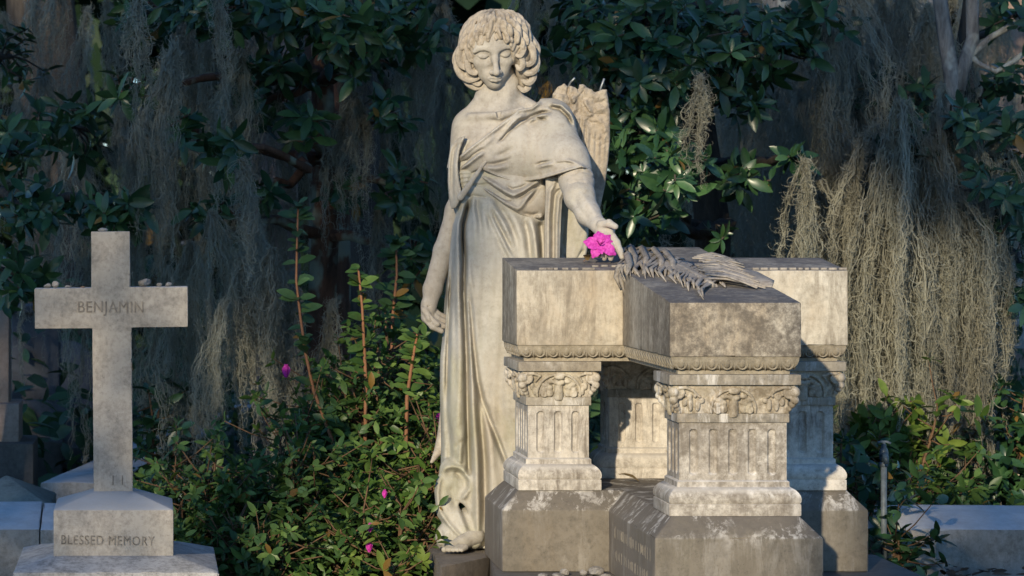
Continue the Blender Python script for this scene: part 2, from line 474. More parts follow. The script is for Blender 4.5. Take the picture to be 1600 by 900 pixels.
M_CAPSTONE = marble('greenish_stone', (.27, .29, .25), (.19, .2, .17), (.08, .085, .07), .6, .2, .1, .3, 0)
M_PINKSTONE = marble('pinkish_stone', (.45, .34, .28), (.33, .25, .2), (.12, .09, .07), .5, 0, .2, .2, .2)
M_DARKSTONE = marble('blue_grey_stone', (.13, .14, .16), (.09, .095, .11), (.035, .035, .04), .5, 0, .3, .2, 0)
M_PALESTONE = marble('pale_stone', (.6, .55, .5), (.45, .42, .38), (.2, .18, .16), .4, 0, .3, .2, 0)
M_PIPE = plain('galvanised_pipe', (.14, .17, .19), .5, .4, 40); M_PIPE_DARK = plain('tap_metal', (.05, .08, .11), .45, .4, 60)
# ================================================================== the marble angel
DS = 9.45
PHI = math.atan((775-VX)/F)
SU = DS/F*0.996
SX0, SY0 = xd(775, DS), DS
Z_PLINTH = H - 1.040
def s2w(V):
    V = np.asarray(V, float)
    x, y, z = V[:, 0]-775, V[:, 1], V[:, 2]
    c, s = math.cos(PHI), math.sin(PHI)
    return np.stack([SX0+SU*(x*c+y*s), SY0+SU*(-x*s+y*c), H-(z-VY)*DS/F], 1)
def PC(x, y, z):
    k = 1+y*SU/DS
    return (775+(x-775)*k, y, 360+(z-360)*k)

def vol_obj(name, vols, mat, parent):
    VV, FF, n = [], [], 0
    for v in vols:
        V, Q = v.mesh() if isinstance(v, Vol) else v
        W = s2w(V)
        a, b, c = W[Q[:, 0]], W[Q[:, 1]], W[Q[:, 2]]
        if np.einsum('ij,ij->i', a-W.mean(0), np.cross(b-W.mean(0), c-W.mean(0))).sum() < 0:
            Q = Q[:, ::-1]
        VV.append(W); FF.append(Q+n); n += len(W)
    return mesh_obj(name, np.concatenate(VV), np.concatenate(FF), mat, parent)

def build_statue():
    root = empty('angel_statue', s2w([[775, 0, 0]])[0].tolist()[:2]+[Z_PLINTH],
                 'weathered white marble angel with a broken wing, one arm reaching down over the tomb', 'statue')
    q = float(1.25)
    # ---------------------------------------------------------------- head, neck, bare shoulder
    v = Vol((694, -80, 40), (862, 80, 262), q)
    yaw, pit, rol = R(11), R(19), R(-4.5)
    n0 = np.array([math.sin(yaw)*math.cos(pit), -math.cos(yaw)*math.cos(pit), math.sin(pit)])
    u0 = np.array([math.cos(yaw), math.sin(yaw), 0.0])
    d0 = np.cross(n0, u0); d0 = d0 if d0[2] > 0 else -d0
    u1 = u0*math.cos(rol)+d0*math.sin(rol); d1 = -u0*math.sin(rol)+d0*math.cos(rol)
    O = np.array([773.5, -50, 88.5])
    M = np.stack([u1, d1, n0])
    def L(u, vv, w): return O+u*u1+vv*d1+w*n0
    E = lambda c, r, k=4, mode='add': v.ell(L(*c), r, k, mode, M)
    C = lambda a, b, ra, rb=None, k=4, mode='add': v.cap(L(*a), L(*b), ra, rb, k, mode)
    E((0, -14, -44), (36, 44, 46), 0)
    E((0, 2, -34), (32.5, 33, 32), 10)
    E((0, -14, -21), (31, 24, 17.5), 8)
    for s in (-1, 1):
        C((s*24.5, 15, -34), (s*7.5, 47, -14), 7.2, 6.6, 12)
        E((s*18.5, 14, -15.5), (12.5, 12, 11), 9)
        E((s*13.8, 30, -17), (10.5, 14, 10), 9)
    E((0, 49.5, -10), (9.5, 8, 9), 8)
    E((0, 36, -9), (14.5, 11, 11), 9)
    # eyes, closed and looking down
    for s in (-1, 1):
        v.ell(L(s*17, 3.0, 0), (12, 7.5, 6.0), 9, 'sub', M)
        for a, b in (((6, -7.5), (15, -10.5)), ((15, -10.5), (24, -9.5)), ((24, -9.5), (31, -4.5))):
            C((s*a[0], a[1], -3.4-abs(a[0])*0.17), (s*b[0], b[1], -3.4-abs(b[0])*0.17), 2.6, 2.2, 8)
        E((s*17.2, 3.2, -12.0), (10.2, 7.2, 9.6), 3.0)
        def dome(u_, v_, lift=.2): return (s*(17.2+u_), v_, -12.0+9.6*math.sqrt(max(.02, 1-((v_-3.2)/7.2)**2-(u_/10.2)**2))+lift)
        lid = [dome(-8.6, 4.0), dome(-6, 6.2), dome(-2.5, 7.6), dome(2, 7.9), dome(6, 6.6), dome(9, 3.8)]
        for a, b in zip(lid[:-1], lid[1:]): C(a, b, 1.25, 1.25, .8, 'sub')
        for a, b in (((9, -3.2, -2.6), (15, -5.6, -2.2)), ((15, -5.6, -2.2), (22, -5.2, -3.6)), ((22, -5.2, -3.6), (28, -1.5, -8.0))):
            C((s*a[0], a[1], a[2]), (s*b[0], b[1], b[2]), 1.1, 1.1, 2.0, 'sub')
    # nose
    C((0, -9, -4.5), (0, 6, -0.5), 4.2, 4.0, 6)
    C((0, 6, -0.5), (0, 25, 9.5), 4.0, 4.9, 5)
    E((0, 26.5, 9.5), (5.3, 4.6, 5.2), 3)
    for s in (-1, 1):
        E((s*6.3, 27.2, 3.2), (4.0, 3.9, 5), 3)
        E((s*3.3, 31.4, 6.4), (1.9, 1.5, 2.8), 1, 'sub')
        C((s*10.5, 25, 1.0), (s*10.0, 29.5, 0), 1.1, 1.1, 2, 'sub')
    C((0, 31, 5.0), (0, 34.2, 4.0), 1.2, 1.2, 2, 'sub')
    # mouth
    for s in (-1, 1):
        C((0, 36.0, 4.6), (s*5, 35.6, 3.9), 2.1, 2.2, 2)
        C((s*5, 35.6, 3.9), (s*11, 38.3, -.6), 2.2, 1.2, 2)
        C((0, 40.6, 3.6), (s*6, 40.0, 2.2), 2.9, 2.5, 2)
        C((s*6, 40.0, 2.2), (s*10, 38.8, -.6), 2.5, 1.2, 2)
        C((0, 38.1, 7.6), (s*5, 37.9, 6.0), 1.05, 1.05, .8, 'sub')
        C((s*5, 37.9, 6.0), (s*12.2, 38.6, 0.2), 1.05, 1.0, .8, 'sub')
    C((-6, 45.2, 2.4), (6, 45.2, 2.4), 2.0, 2.0, 3, 'sub')
    # ear on the near side
    E((-34.5, 8, -34), (3.5, 10, 7), 3)
    E((-36.5, 8, -33), (2.0, 6, 4), 1.5, 'sub')
    # neck and shoulders
    v.cap((779, 8, 116), (782, 12, 180), 25, 27, 4)
    v.chain([(757, 4, 135), (776, -16, 174)], [6, 5], 12)
    v.chain([(804, 2, 128), (783, -16, 176)], [6, 5], 12)
    v.chain([(800, 14, 152), (850, 12, 184)], [13, 15], 18)
    v.chain([(758, 2, 150), (727, 6, 190)], [12, 13], 22)
    v.ell((783, 4, 226), (74, 44, 62), 14)
    v.ell((728, 4, 204), (20.5, 24, 30), 12)
    v.cap((728, 2, 200), (714, 6, 270), 18, 17, 10)
    v.chain([(774, -37, 181), (736, -20, 183)], [4.5, 4], 12)
    v.chain([(784, -37, 181), (815, -25, 172)], [4.5, 4], 12)
    v.ell((757, -26, 246), (26, 15, 26), 22)
    v.ell((779.5, -37, 180), (3.5, 3.5, 4), 6, 'sub')
    blocks = [v]
    # ---------------------------------------------------------------- near arm hanging at the side
    w = Vol((648, -60, 262), (745, 60, 532), 1.5)
    w.chain([(726, 12, 276), (715, 16, 328), (694, 9, 392), (676, -2, 452), (671, -8, 480)], [16, 17.5, 16.5, 14.5, 11], 6)
    w.ell((712, 18, 335), (16, 18, 22), 8)
    w.chain([(669, -8, 476), (668, -10, 496)], [11, 10], 5)
    for i, (ax, az, bx, bz) in enumerate([(667, 500, 690, 517), (671, 494, 694, 510), (674, 489, 697, 503), (676, 484, 697, 496)]):
        w.chain([(ax-1, -17+6*i, az-2), ((ax+bx)/2-2, -21+6*i, (az+bz)/2+1.5), (bx, -17+6*i, bz)], [5.6, 5.0, 4.2], 2)
    w.chain([(664, -18, 484), (672, -23, 497), (684, -24, 506)], [5.5, 5, 4.2], 2.5)
    w.cap((658, -14, 480), (676, -22, 478), 1.1, 1.1, 1.5, 'sub')
    w.cap((672, -27, 488), (676, -26, 508), 1.0, 1.0, 1.5, 'sub')
    blocks.append(w)
    # ---------------------------------------------------------------- far arm reaching down over the tomb
    a = Vol((866, -232, 240), (992, -10, 424), 1.4)
    P = PC
    a.chain([P(890, -40, 250), P(900, -82, 283), P(905, -108, 308), P(918, -140, 334), P(931, -163, 349)], [26, 25.5, 22.5, 17.5, 13.2], 8)
    a.ell(P(937, -174, 354), (14, 12, 13), 6)
    a.ell(P(945, -184, 362), (15, 10, 12), 5)
    # thumb, index finger reaching down, three fingers folded behind the flower
    a.chain([P(938, -186, 351), P(950, -196, 349), P(960, -204, 354)], [6.6, 5.9, 4.6], 2.5)
    a.chain([P(952, -190, 364), P(962, -200, 379), P(967, -204, 392), P(970, -205, 402)], [6.2, 5.4, 4.8, 3.6], 2.5)
    a.chain([P(946, -192, 368), P(953, -203, 384), P(955, -203, 395), P(953, -199, 404)], [6.0, 5.3, 4.7, 3.9], 1.5)
    a.chain([P(940, -188, 370), P(944, -200, 385), P(945, -199, 396), P(943, -195, 404)], [5.8, 5.1, 4.5, 3.7], 1.5)
    a.chain([P(933, -182, 367), P(935, -192, 381), P(936, -190, 392), P(935, -187, 400)], [5.2, 4.5, 4.0, 3.2], 1.5)
    X, Z = a.ax[0][:, None], a.ax[2][None, :]
    D = relief(X, Z, [([(886, 276), (905, 270), (922, 274)], -2.2, 2.2), ([(884, 290), (898, 286), (912, 288)], -1.8, 2), ([(900, 300), (912, 318), (926, 338)], 2.2, 5), ([(892, 310), (902, 330), (916, 346)], -1.8, 4), ([(896, 285), (912, 278), (926, 280)], -1.6, 2.5), ([(884, 300), (900, 296), (915, 300)], 1.5, 4),
                      ([(930, 352), (941, 345)], -1.2, 2), ([(944, 366), (955, 361)], -1.4, 1.6)])
    a.f -= D[:, None, :]
    blocks.append(a)
    # ---------------------------------------------------------------- foot
    ft = Vol((680, -150, 822), (765, -20, 872), 1.3)
    ft.chain([P(742, -62, 838), P(722, -82, 849), P(706, -98, 855)], [15, 10.5, 8], 6)
    ft.chain([P(708, -96, 856), P(694, -112, 860)], [6, 4.4], 2)
    for i in range(4):
        ft.chain([P(712+5*i, -100-1.5*i, 856), P(702+6.5*i, -113-1.0*i, 860.5)], [5, 3.7-.2*i], 1.5)
    for i in range(3): ft.cap(P(714+5*i, -112-1.2*i, 853), P(703+7*i, -119-1.0*i, 859), 1.3, 1.3, .8, 'sub')
    blocks.append(ft)
    body = vol_obj('body', blocks[:1], M_MARBLE, root); vol_obj('arm', blocks[1:2], M_MARBLE, root); vol_obj('arm', blocks[2:3], M_MARBLE, root); vol_obj('foot', blocks[3:], M_MARBLE, root)

    # ---------------------------------------------------------------- hair
    h = Vol((690, -84, 4), (862, 84, 158), 1.15)
    hc = np.array([773.5, 0, 66])
    h.ell(hc, (50, 59, 48), 0); h.ell((766.5, 0, 66), (49, 58, 48.5), 8)
    h.ell(L(0, 14, 4), (32.5, 39, 30), 3, 'sub', M)       # opening for the face
    h.ell(L(0, 46, -12), (33, 40, 46), 3, 'sub', M)
    h.cap((781, -4, 118), (781, -4, 170), 28, 30, 4, 'sub')
    # side masses
    for c, r in (((732, 0, 88), (17, 36, 24)), ((737, 6, 114), (15, 32, 18)), ((747, 12, 130), (11, 22, 8)),
                 ((818, 6, 84), (16, 36, 26)), ((818, 10, 110), (13, 30, 18)), ((818, 14, 130), (8, 18, 9))):
        h.ell(c, r, 8)
    rr = random.Random(3)
    # strands combed from the centre parting
    def onhead(s, lon, t, wob=0.0, lift=0.0):
        """s side, lon front(-1)..back(1), t 0 parting .. 1 ear level"""
        th = t*1.52
        ce = math.cos(th); se = math.sin(th)
        ang = lon*1.35+wob
        x = s*math.cos(ang)*se; y = math.sin(ang)*(0.35*ce+0.65*se if True else 1)
        k = math.sqrt(x*x+y*y+ce*ce) or 1
        rx, ry, rz = 49.5+lift, 57+lift, 47+lift
        zz = -ce
        q2 = math.sqrt((x)**2+(y)**2+(zz)**2)
        return np.array([hc[0]+3+rx*x/q2, hc[1]+ry*y/q2, hc[2]+rz*zz/q2])
    for s in (-1, 1):
        for i in range(15):
            lon = -0.92+1.8*i/14+rr.uniform(-.03, .03)
            ph = rr.uniform(0, 6.28); am = rr.uniform(.05, .11)
            pts = []; rad = []
            for j in range(11):
                t = 0.03+1.0*j/10
                pts.append(onhead(s, lon, t, am*math.sin(ph+t*7.5), 0.5+1.2*math.sin(t*3)))
                rad.append((2.2+3.0*math.sin(min(t*1.4, 1)*1.57))*rr.uniform(.85, 1.2))
            h.chain(pts, rad, 1.6)
            g = [p+np.array([0, 0, 0]) for p in [onhead(s, lon+.062, 0.05+.95*j/10, am*math.sin(ph+(0.05+.95*j/10)*7.5), 3.4) for j in range(11)]]
            h.chain(g, 1.9, 1.2, 'sub')
    # parting
    h.chain([onhead(1, lo, 0.0, 0, 1.5) + np.array([-3, 0, 0]) for lo in (-.95, -.6, -.2, .2)], 1.8, 2, 'sub')
    # waved locks: centre line (x, z), depth front/end, radius start/end; scored lengthwise
    def lock(pts, y0, y1, r0, r1, score=(-.72, -.3, .1, .55)):
        pts = [(775+(x-775)*.95, z) for x, z in pts]; r0 *= .92; r1 *= .9
        n = len(pts); m = (n-1)*4+1
        u = np.linspace(0, n-1, m); px_ = np.interp(u, range(n), [p[0] for p in pts]); pz_ = np.interp(u, range(n), [p[1] for p in pts])
        for _ in range(2):
            px_[1:-1] = .25*px_[:-2]+.5*px_[1:-1]+.25*px_[2:]; pz_[1:-1] = .25*pz_[:-2]+.5*pz_[1:-1]+.25*pz_[2:]
        yy = np.linspace(y0, y1, m); rs = np.linspace(r0, r1, m)*(.75+.25*np.sin(np.linspace(.3, 3.0, m)))
        P3 = [np.array([a, b, c]) for a, b, c in zip(px_, yy, pz_)]
        h.chain(P3, rs, 1.2)
        tx_, tz_ = np.gradient(px_), np.gradient(pz_); ln = np.sqrt(tx_**2+tz_**2)+1e-6
        for o_ in score:
            G = [p+np.array([-tz_[k]/ln[k]*rs[k]*o_, -rs[k]*math.sqrt(1-o_*o_)*1.03, tx_[k]/ln[k]*rs[k]*o_]) for k, p in enumerate(P3)]
            h.chain(G, .95, .6, 'sub')
    for a in (
            ([(752, 44), (735, 55), (721, 71), (713, 88), (716, 103), (728, 109), (737, 103)], -34, -26, 7.5, 4.2),
            ([(748, 48), (735, 62), (728, 80), (732, 95), (741, 98)], -42, -34, 6.5, 3.5),
            ([(713, 92), (711, 104), (718, 119), (732, 127), (746, 123)], -14, -20, 8, 4.5),
            ([(728, 100), (731, 113), (742, 117), (745, 109)], -32, -30, 6, 3.2),
            ([(722, 116), (729, 130), (742, 138), (755, 135)], -4, -8, 7.5, 4.2),
            ([(735, 126), (746, 133), (752, 126)], -14, -14, 5.5, 3.2),
            ([(718, 74), (709, 88), (707, 98)], -2, 2, 8, 5),
            ([(797, 43), (814, 53), (827, 68), (836, 83), (836, 98), (827, 104), (818, 98)], -34, -26, 7.5, 4.2),
            ([(801, 47), (814, 61), (820, 78), (815, 91), (807, 88)], -42, -36, 6.5, 3.5),
            ([(838, 84), (842, 98), (838, 113), (826, 117), (817, 110)], -12, -20, 7.5, 4.2),
            ([(816, 92), (820, 104), (813, 111), (808, 104)], -32, -30, 5.5, 3.2),
            ([(834, 110), (837, 122), (829, 132), (818, 127)], -6, -14, 7, 4),
            ([(826, 126), (829, 137), (820, 143), (812, 136)], -2, -8, 6, 3.4),
            ([(826, 58), (839, 72), (843, 86)], -4, 2, 8, 5.5)):
        lock(*a)
    # hair swept from the parting across the forehead to the temples
    for pts, r0, r1 in (
            ([(773, 35), (763, 44), (752, 52), (742, 61), (735, 74)], 6, 4.5), ([(774, 37), (766, 48), (757, 56), (748, 62), (740, 70)], 5.2, 3.4),
            ([(774, 39), (769, 50), (762, 58), (754, 63), (747, 60)], 4.4, 1.8), ([(775, 40), (772, 52), (767, 60), (761, 62), (755, 59)], 3.8, 1.4),
            ([(777, 35), (789, 44), (800, 51), (810, 60), (816, 74)], 6, 4.5), ([(777, 37), (786, 47), (796, 54), (804, 60), (810, 69)], 5.2, 3.4),
            ([(776, 39), (783, 50), (790, 58), (797, 62), (803, 58)], 4.4, 1.8), ([(776, 40), (779, 52), (783, 61), (788, 65), (794, 62)], 3.8, 1.4)):
        P3 = []
        for (x, z) in pts:
            e = max(0.04, 1-((x-hc[0])/54.0)**2-0.35*((z-hc[2])/50.0)**2)
            P3.append((x, hc[1]-61.5*math.sqrt(e), z))
        n = len(P3); m = (n-1)*3+1; u = np.linspace(0, n-1, m)
        P3 = np.stack([np.interp(u, range(n), [p[c] for p in P3]) for c in range(3)], 1)
        rs = np.linspace(r0, r1, m); h.chain(P3, rs, 1.0)
        t_ = np.gradient(P3, axis=0); ln = np.sqrt(t_[:, 0]**2+t_[:, 2]**2)+1e-6
        for o_ in (-.55, .05, .6):
            h.chain([p+np.array([-t_[k, 2]/ln[k]*rs[k]*o_, -rs[k]*math.sqrt(1-o_*o_)*1.02, t_[k, 0]/ln[k]*rs[k]*o_]) for k, p in enumerate(P3)], 1.0, .7, 'sub')
    Xh = h.ax[0][:, None, None].astype(np.float32)-hc[0]; Yh = h.ax[1][None, :, None].astype(np.float32)-hc[1]; Zh = h.ax[2][None, None, :].astype(np.float32)-hc[2]
    lon = np.arctan2(Yh, np.abs(Xh)+6)
    tt = np.arctan2(np.sqrt(Xh*Xh+.5*Yh*Yh), -Zh+1e-3)
    st = 1.0*np.sin(lon*21+1.6*np.sin(tt*5.2+lon*2)+np.sign(Xh)*1.3)+.75*np.sin(lon*43+2.2*np.sin(tt*6.1+1)+tt*2)
    st = st*(1-smoothstep(5, 30, Zh))
    h.f -= st.astype(np.float32)*1.15
    hair = vol_obj('hair', [h], M_MARBLE_DIRTY, root)

    # ---------------------------------------------------------------- gown
    g = Vol((672, -100, 205), (922, 84, 862), 2.0)
    X = g.ax[0][:, None, None].astype(np.float32); Y = g.ax[1][None, :, None].astype(np.float32); Z = g.ax[2][None, None, :].astype(np.float32)
    zt = [205, 240, 270, 300, 320, 340, 370, 400, 450, 500, 560, 620, 700, 760, 800, 830, 850, 862]
    xl = [712, 708, 708, 712, 709, 706, 700, 696, 693, 690, 688, 687, 688, 687, 689, 693, 720, 740]
    xr = [852, 858, 856, 852, 856, 862, 868, 871, 874, 877, 880, 880, 876, 872, 868, 864, 860, 856]
    bb = [40, 42, 42, 42, 45, 49, 55, 58, 60, 61, 62, 63, 64, 64, 63, 60, 54, 48]
    xl = np.interp(g.ax[2], zt, xl); xr = np.interp(g.ax[2], zt, xr); bb = np.interp(g.ax[2], zt, bb)
    cx = ((xl+xr)/2)[None, None, :]; ra = ((xr-xl)/2)[None, None, :]; rb = bb[None, None, :]
    pw = 2.25
    k0 = (np.abs((X-cx)/ra)**pw+np.abs(Y/rb)**pw)**(1/pw)
    base = (k0-1)*np.minimum(ra, rb)*0.98
    x2, z2 = g.ax[0][:, None], g.ax[2][None, :]
    folds = [
        ([(737, 306), (730, 328), (724, 350), (723.5, 372), (726, 413), (725, 453), (727, 489), (728.5, 525), (730, 560), (731, 620), (732.5, 700), (733, 740)], -19, 3.6, .08, .02),
        ([(730, 318), (718, 345), (716, 372), (717, 450), (718, 560), (717, 640), (715, 715)], 8, 5.5, .2, .15),
        ([(729, 395), (733, 440), (735, 500), (736, 560), (739, 620), (744, 700), (747, 780), (748, 850)], 13, 5.5, .12, .01),
        ([(731, 410), (734, 460), (737.5, 500), (740.5, 540), (746, 590), (754, 622), (764, 650), (780, 690), (792, 722)], -15, 3.4, .15, .02),
        ([(748, 596), (752, 650), (757, 716), (759, 780), (759, 850)], -16, 4.5, .2, .01),
        ([(757, 640), (766, 690), (772, 740), (775, 850)], 7, 7, .2, .01),
        ([(790, 560), (800, 620), (812, 680)], 14, 30, .4, .4),
        ([(772, 600), (790, 660), (804, 720)], -5, 8, .3, .02),
        ([(712, 322), (704, 350), (700, 387), (698, 420), (695, 453), (693, 507), (692, 560)], -10, 3.2, .15, .3),
        ([(722, 318), (711, 348), (706, 390), (704, 450), (701, 530), (699, 610), (699, 700)], -7, 3.2, .15, .2),
        ([(712, 335), (707, 360), (703, 400), (701, 460)], 5, 4, .2, .3),
        ([(741, 306), (738, 318), (742, 340), (743, 365), (745, 420)], 5, 4, .2, .4),
        ([(747, 306), (746, 322), (751, 350), (752, 390)], -5, 3.2, .2, .5),
        ([(754, 306), (756, 330), (760, 360), (762, 400)], 4, 4, .2, .5),
        ([(760, 308), (767, 335), (777, 360), (788, 382), (802, 405), (812, 440)], 8, 4.5, .15, .4),
        ([(764, 308), (772, 326), (783, 343), (793, 363), (799, 385)], 7, 4, .15, .3),
        ([(766, 322), (775, 345), (786, 365), (796, 386), (806, 408)], -9, 3.2, .2, .3),
        ([(758, 322), (768, 350), (779, 372), (790, 400), (797, 430)], -6, 4, .2, .4),
        ([(775, 315), (786, 332), (797, 350), (806, 375), (812, 410)], -7, 4, .2, .4),
        ([(795, 330), (806, 348), (814, 370), (817, 410)], 5, 5, .2, .4),
        ([(826, 338), (833, 362), (838, 403), (840, 470)], 12, 5, .15, .4),
        ([(818, 338), (825, 370), (829, 420)], -8, 4.5, .2, .4),
        ([(843, 345), (846, 380), (847, 440)], -10, 4.5, .1, .4),
        ([(700, 640), (704, 690), (702, 725)], -4, 4, .3, .2), ([(708, 560), (709, 640), (708, 720)], 5, 5, .3, .2),
        ([(723, 660), (721, 700), (719, 722)], 5, 4, .3, .1), ([(726, 680), (725, 725)], -5, 3, .3, .1),
        ([(712, 700), (718, 690), (726, 682)], -3, 3, .3, .3),
        ([(707, 470), (708, 540), (707, 600)], 4, 5, .3, .3), ([(712, 420), (711, 480), (712, 540)], -3.5, 3, .3, .3),
        # belt band and the small gathers above it
        ([(726, 306), (745, 307), (764, 310)], -4, 1.8, .1, .1), ([(730, 291), (750, 290), (764, 288)], -4, 1.8, .1, .1),
        ([(708, 274), (722, 270), (738, 270)], 5, 2.6, .2, .2), ([(709, 281), (722, 277), (737, 276)], 5, 2.4, .2, .2),
        ([(711, 288), (722, 284), (735, 282)], 5, 2.4, .2, .2), ([(713, 295), (722, 291), (732, 288)], 4, 2.4, .2, .2),
        ([(714, 301), (722, 298), (729, 295)], 4, 2.2, .2, .2),
        ([(718, 304), (720, 290), (722, 270)], -2, 2, .2, .2),
    ]
    D = relief(x2, z2, [(f_[0], f_[1]*.88, f_[2]*1.22)+tuple(f_[3:]) for f_ in folds])
    # slow unevenness of carved cloth
    D += 1.3*np.sin(x2*0.31+0.012*z2)*smoothstep(330, 460, z2)*np.sin(z2*0.011+x2*.05)
    back = 3.5*np.sin(X*0.22+np.sin(Z*0.01))*smoothstep(10, 40, Y)*smoothstep(300, 400, Z)
    front = 1-smoothstep(-8, 22, Y)
    g.f = np.minimum(g.f, (base-1.15*D[:, None, :]*front-back).astype(np.float32))
    ztop = np.interp(g.ax[0], [690, 704, 726, 745, 765, 930], [242, 231, 215, 224, 240, 300])[:, None, None]
    g.f = smax(g.f, (ztop-Z)*.8, 3)
    # hem line (lifted on the near side)
    zh = np.interp(g.ax[0], [672, 690, 715, 732, 738, 757, 800, 930], [772, 772, 772, 800, 842, 853, 852, 852])[:, None, None]
    g.f = smax(g.f, (Z-zh)*np.float32(1.0), 3)
    # curled-over hem: cloth caught up and turned, showing its under side
    g.chain([(703, -40, 730), (700, -42, 765), (702, -46, 795), (718, -54, 820), (742, -62, 840)], [15, 17, 17, 16, 11], 8)
    hem = [([(690, 738), (698, 726), (708, 724), (718, 726), (729, 733), (735, 746), (734, 758), (728, 769), (719, 779)], 7, 4.2, .1, .1),
           ([(696, 741), (706, 735), (718, 737), (727, 746), (728, 757), (722, 766)], -7, 5.5, .15, .2),
           ([(692, 738), (687, 750), (685, 765), (686, 782), (691, 797), (701, 811), (715, 826), (732, 841), (748, 850)], 8, 4, .1, .1),
           ([(702, 752), (706, 768), (710, 784), (716, 800)], -6, 6, .2, .3),
           ([(720, 782), (728, 796), (735, 812), (738, 830)], -7, 5, .15, .2),
           ([(712, 785), (720, 802), (729, 822), (740, 840)], 5, 5, .2, .2)]
    g.f -= relief(x2, z2, hem)[:, None, :]*front
    # under layer at the ankle
    g.ell((706, -42, 836), (25, 34, 26), 6)
    g.ell((735, -20, 825), (40, 44, 34), 8)
    g.f = smax(g.f, (Z-856), 2)
    D2 = relief(x2, z2, [([(690, 822), (694, 838), (692, 852)], -3, 3), ([(702, 826), (700, 842), (705, 853)], 2, 4), ([(684, 845), (710, 840), (725, 846)], 2, 3)])
    g.f -= D2[:, None, :]*front
    gown = vol_obj('gown', [g], M_MARBLE_ROBE, root)

    # ---------------------------------------------------------------- mantle wrapped over the far shoulder
    m = Vol((694, -130, 140), (936, 84, 352), 1.7)
    m.ell((785, 4, 236), (81, 50, 100), 0)
    m.ell((757, -30, 240), (32, 26, 34), 18)
    m.ell((818, -32, 236), (36, 26, 36), 18)
    m.chain([(846, 6, 176), (868, 0, 186), (868, -26, 212), (882, -60, 252), (897, -80, 292)], [15, 21, 26, 30, 31], 26)
    m.chain([(862, 14, 172), (870, 18, 225), (878, 14, 300)], [14, 22, 24], 20)
    m.ell((850, -34, 258), (30, 34, 34), 18)
    X = m.ax[0][:, None, None].astype(np.float32); Y = m.ax[1][None, :, None].astype(np.float32); Z = m.ax[2][None, None, :].astype(np.float32)
    x2, z2 = m.ax[0][:, None], m.ax[2][None, :]
    edge = [(842, 158), (830, 169), (810, 172), (802, 180), (786, 192), (770, 204), (754, 217), (734, 232), (714, 248), (700, 256)]
    folds = [
        ([(846, 160), (830, 171), (810, 175), (802, 183), (786, 195), (770, 207), (754, 220), (734, 235), (714, 251)], 4.5, 3.2, .05, .05),
        ([(862, 176), (845, 177), (830, 183), (818, 190), (806, 198), (798, 203)], -7, 2.6, .15, .2),
        ([(860, 181), (845, 182), (832, 187), (820, 195)], 5, 3.4, .2, .3),
        ([(828, 186), (812, 190), (803, 198), (795, 207), (785, 219), (776, 226)], -6, 2.2, .2, .2),
        ([(858, 193), (848, 188), (838, 186), (828, 186)], -3, 1.8, .3, .2),
        ([(822, 178), (808, 186), (798, 196), (788, 208)], 5, 4, .2, .3),
        ([(775, 210), (764, 222), (752, 232), (738, 244)], 3, 4, .3, .3),
        ([(757, 233), (744, 241), (730, 252), (714, 262), (705, 268)], -6, 2.6, .15, .15),
        ([(758, 238), (745, 247), (732, 257), (714, 268)], 5, 3.2, .2, .2),
        ([(750, 258), (770, 258), (790, 253), (802, 246)], -3.5, 3, .3, .4), ([(752, 262), (775, 265), (800, 260)], 3, 4, .3, .4),
        ([(770, 247), (790, 240), (810, 228)], -2.5, 4, .3, .4),
        ([(834, 260), (846, 256), (862, 254)], -4, 2, .3, .3), ([(836, 264), (852, 260), (866, 258)], 3, 2.6, .3, .3),
        ([(862, 259), (880, 256), (900, 260)], -3, 2, .3, .3),
        ([(866, 256), (885, 254), (905, 262), (914, 272)], 3.5, 3, .3, .1),
        ([(752, 266), (775, 276), (796, 282), (818, 284), (842, 281), (864, 275), (890, 267), (905, 264), (916, 268)], 4.0, 3.0, .05, .05),
        ([(856, 168), (874, 172), (886, 184), (893, 200)], -5, 2.6, .1, .2), ([(858, 163), (876, 166), (890, 180), (898, 198)], 4, 3, .1, .3),
    ]
    D = relief(x2, z2, folds)
    front = 1-smoothstep(0, 30, Y)
    m.f -= 1.5*D[:, None, :]*front
    zt = np.interp(m.ax[0], [e[0] for e in edge[::-1]]+[860, 940], [e[1] for e in edge[::-1]]+[120, 120])[:, None, None]
    zt = np.where(X < 714, 251+(714-X)*.6, zt)
    m.f = smax(m.f, np.where(Y < 25, (zt-Z)*.78, (zt-30-Z)*.78), 2.5)
    zl = np.interp(m.ax[0], [690, 712, 730, 742, 752, 774, 794, 818, 842, 864, 890, 905, 920, 940], [300, 290, 277, 268, 265, 275, 282, 285, 282, 276, 268, 264, 268, 270])[:, None, None]
    zl = np.where(Y > 0, zl+np.minimum(Y, 30)*1.6, zl)
    m.f = smax(m.f, (Z-zl)*.95, 3)
    # hollow it so the cloth hangs free of the arm below
    mantle = vol_obj('mantle', [m], M_MARBLE_ROBE2, root)

    # ---------------------------------------------------------------- swag and hanging end of the mantle
    w = Vol((696, -112, 205), (930, 60, 440), 1.8)
    X = w.ax[0][:, None, None].astype(np.float32); Y = w.ax[1][None, :, None].astype(np.float32); Z = w.ax[2][None, None, :].astype(np.float32)
    x2, z2 = w.ax[0][:, None], w.ax[2][None, :]
    w.ell((793, 4, 300), (66, 50, 74), 0)
    w.ell((822, -26, 312), (40, 30, 36), 14)
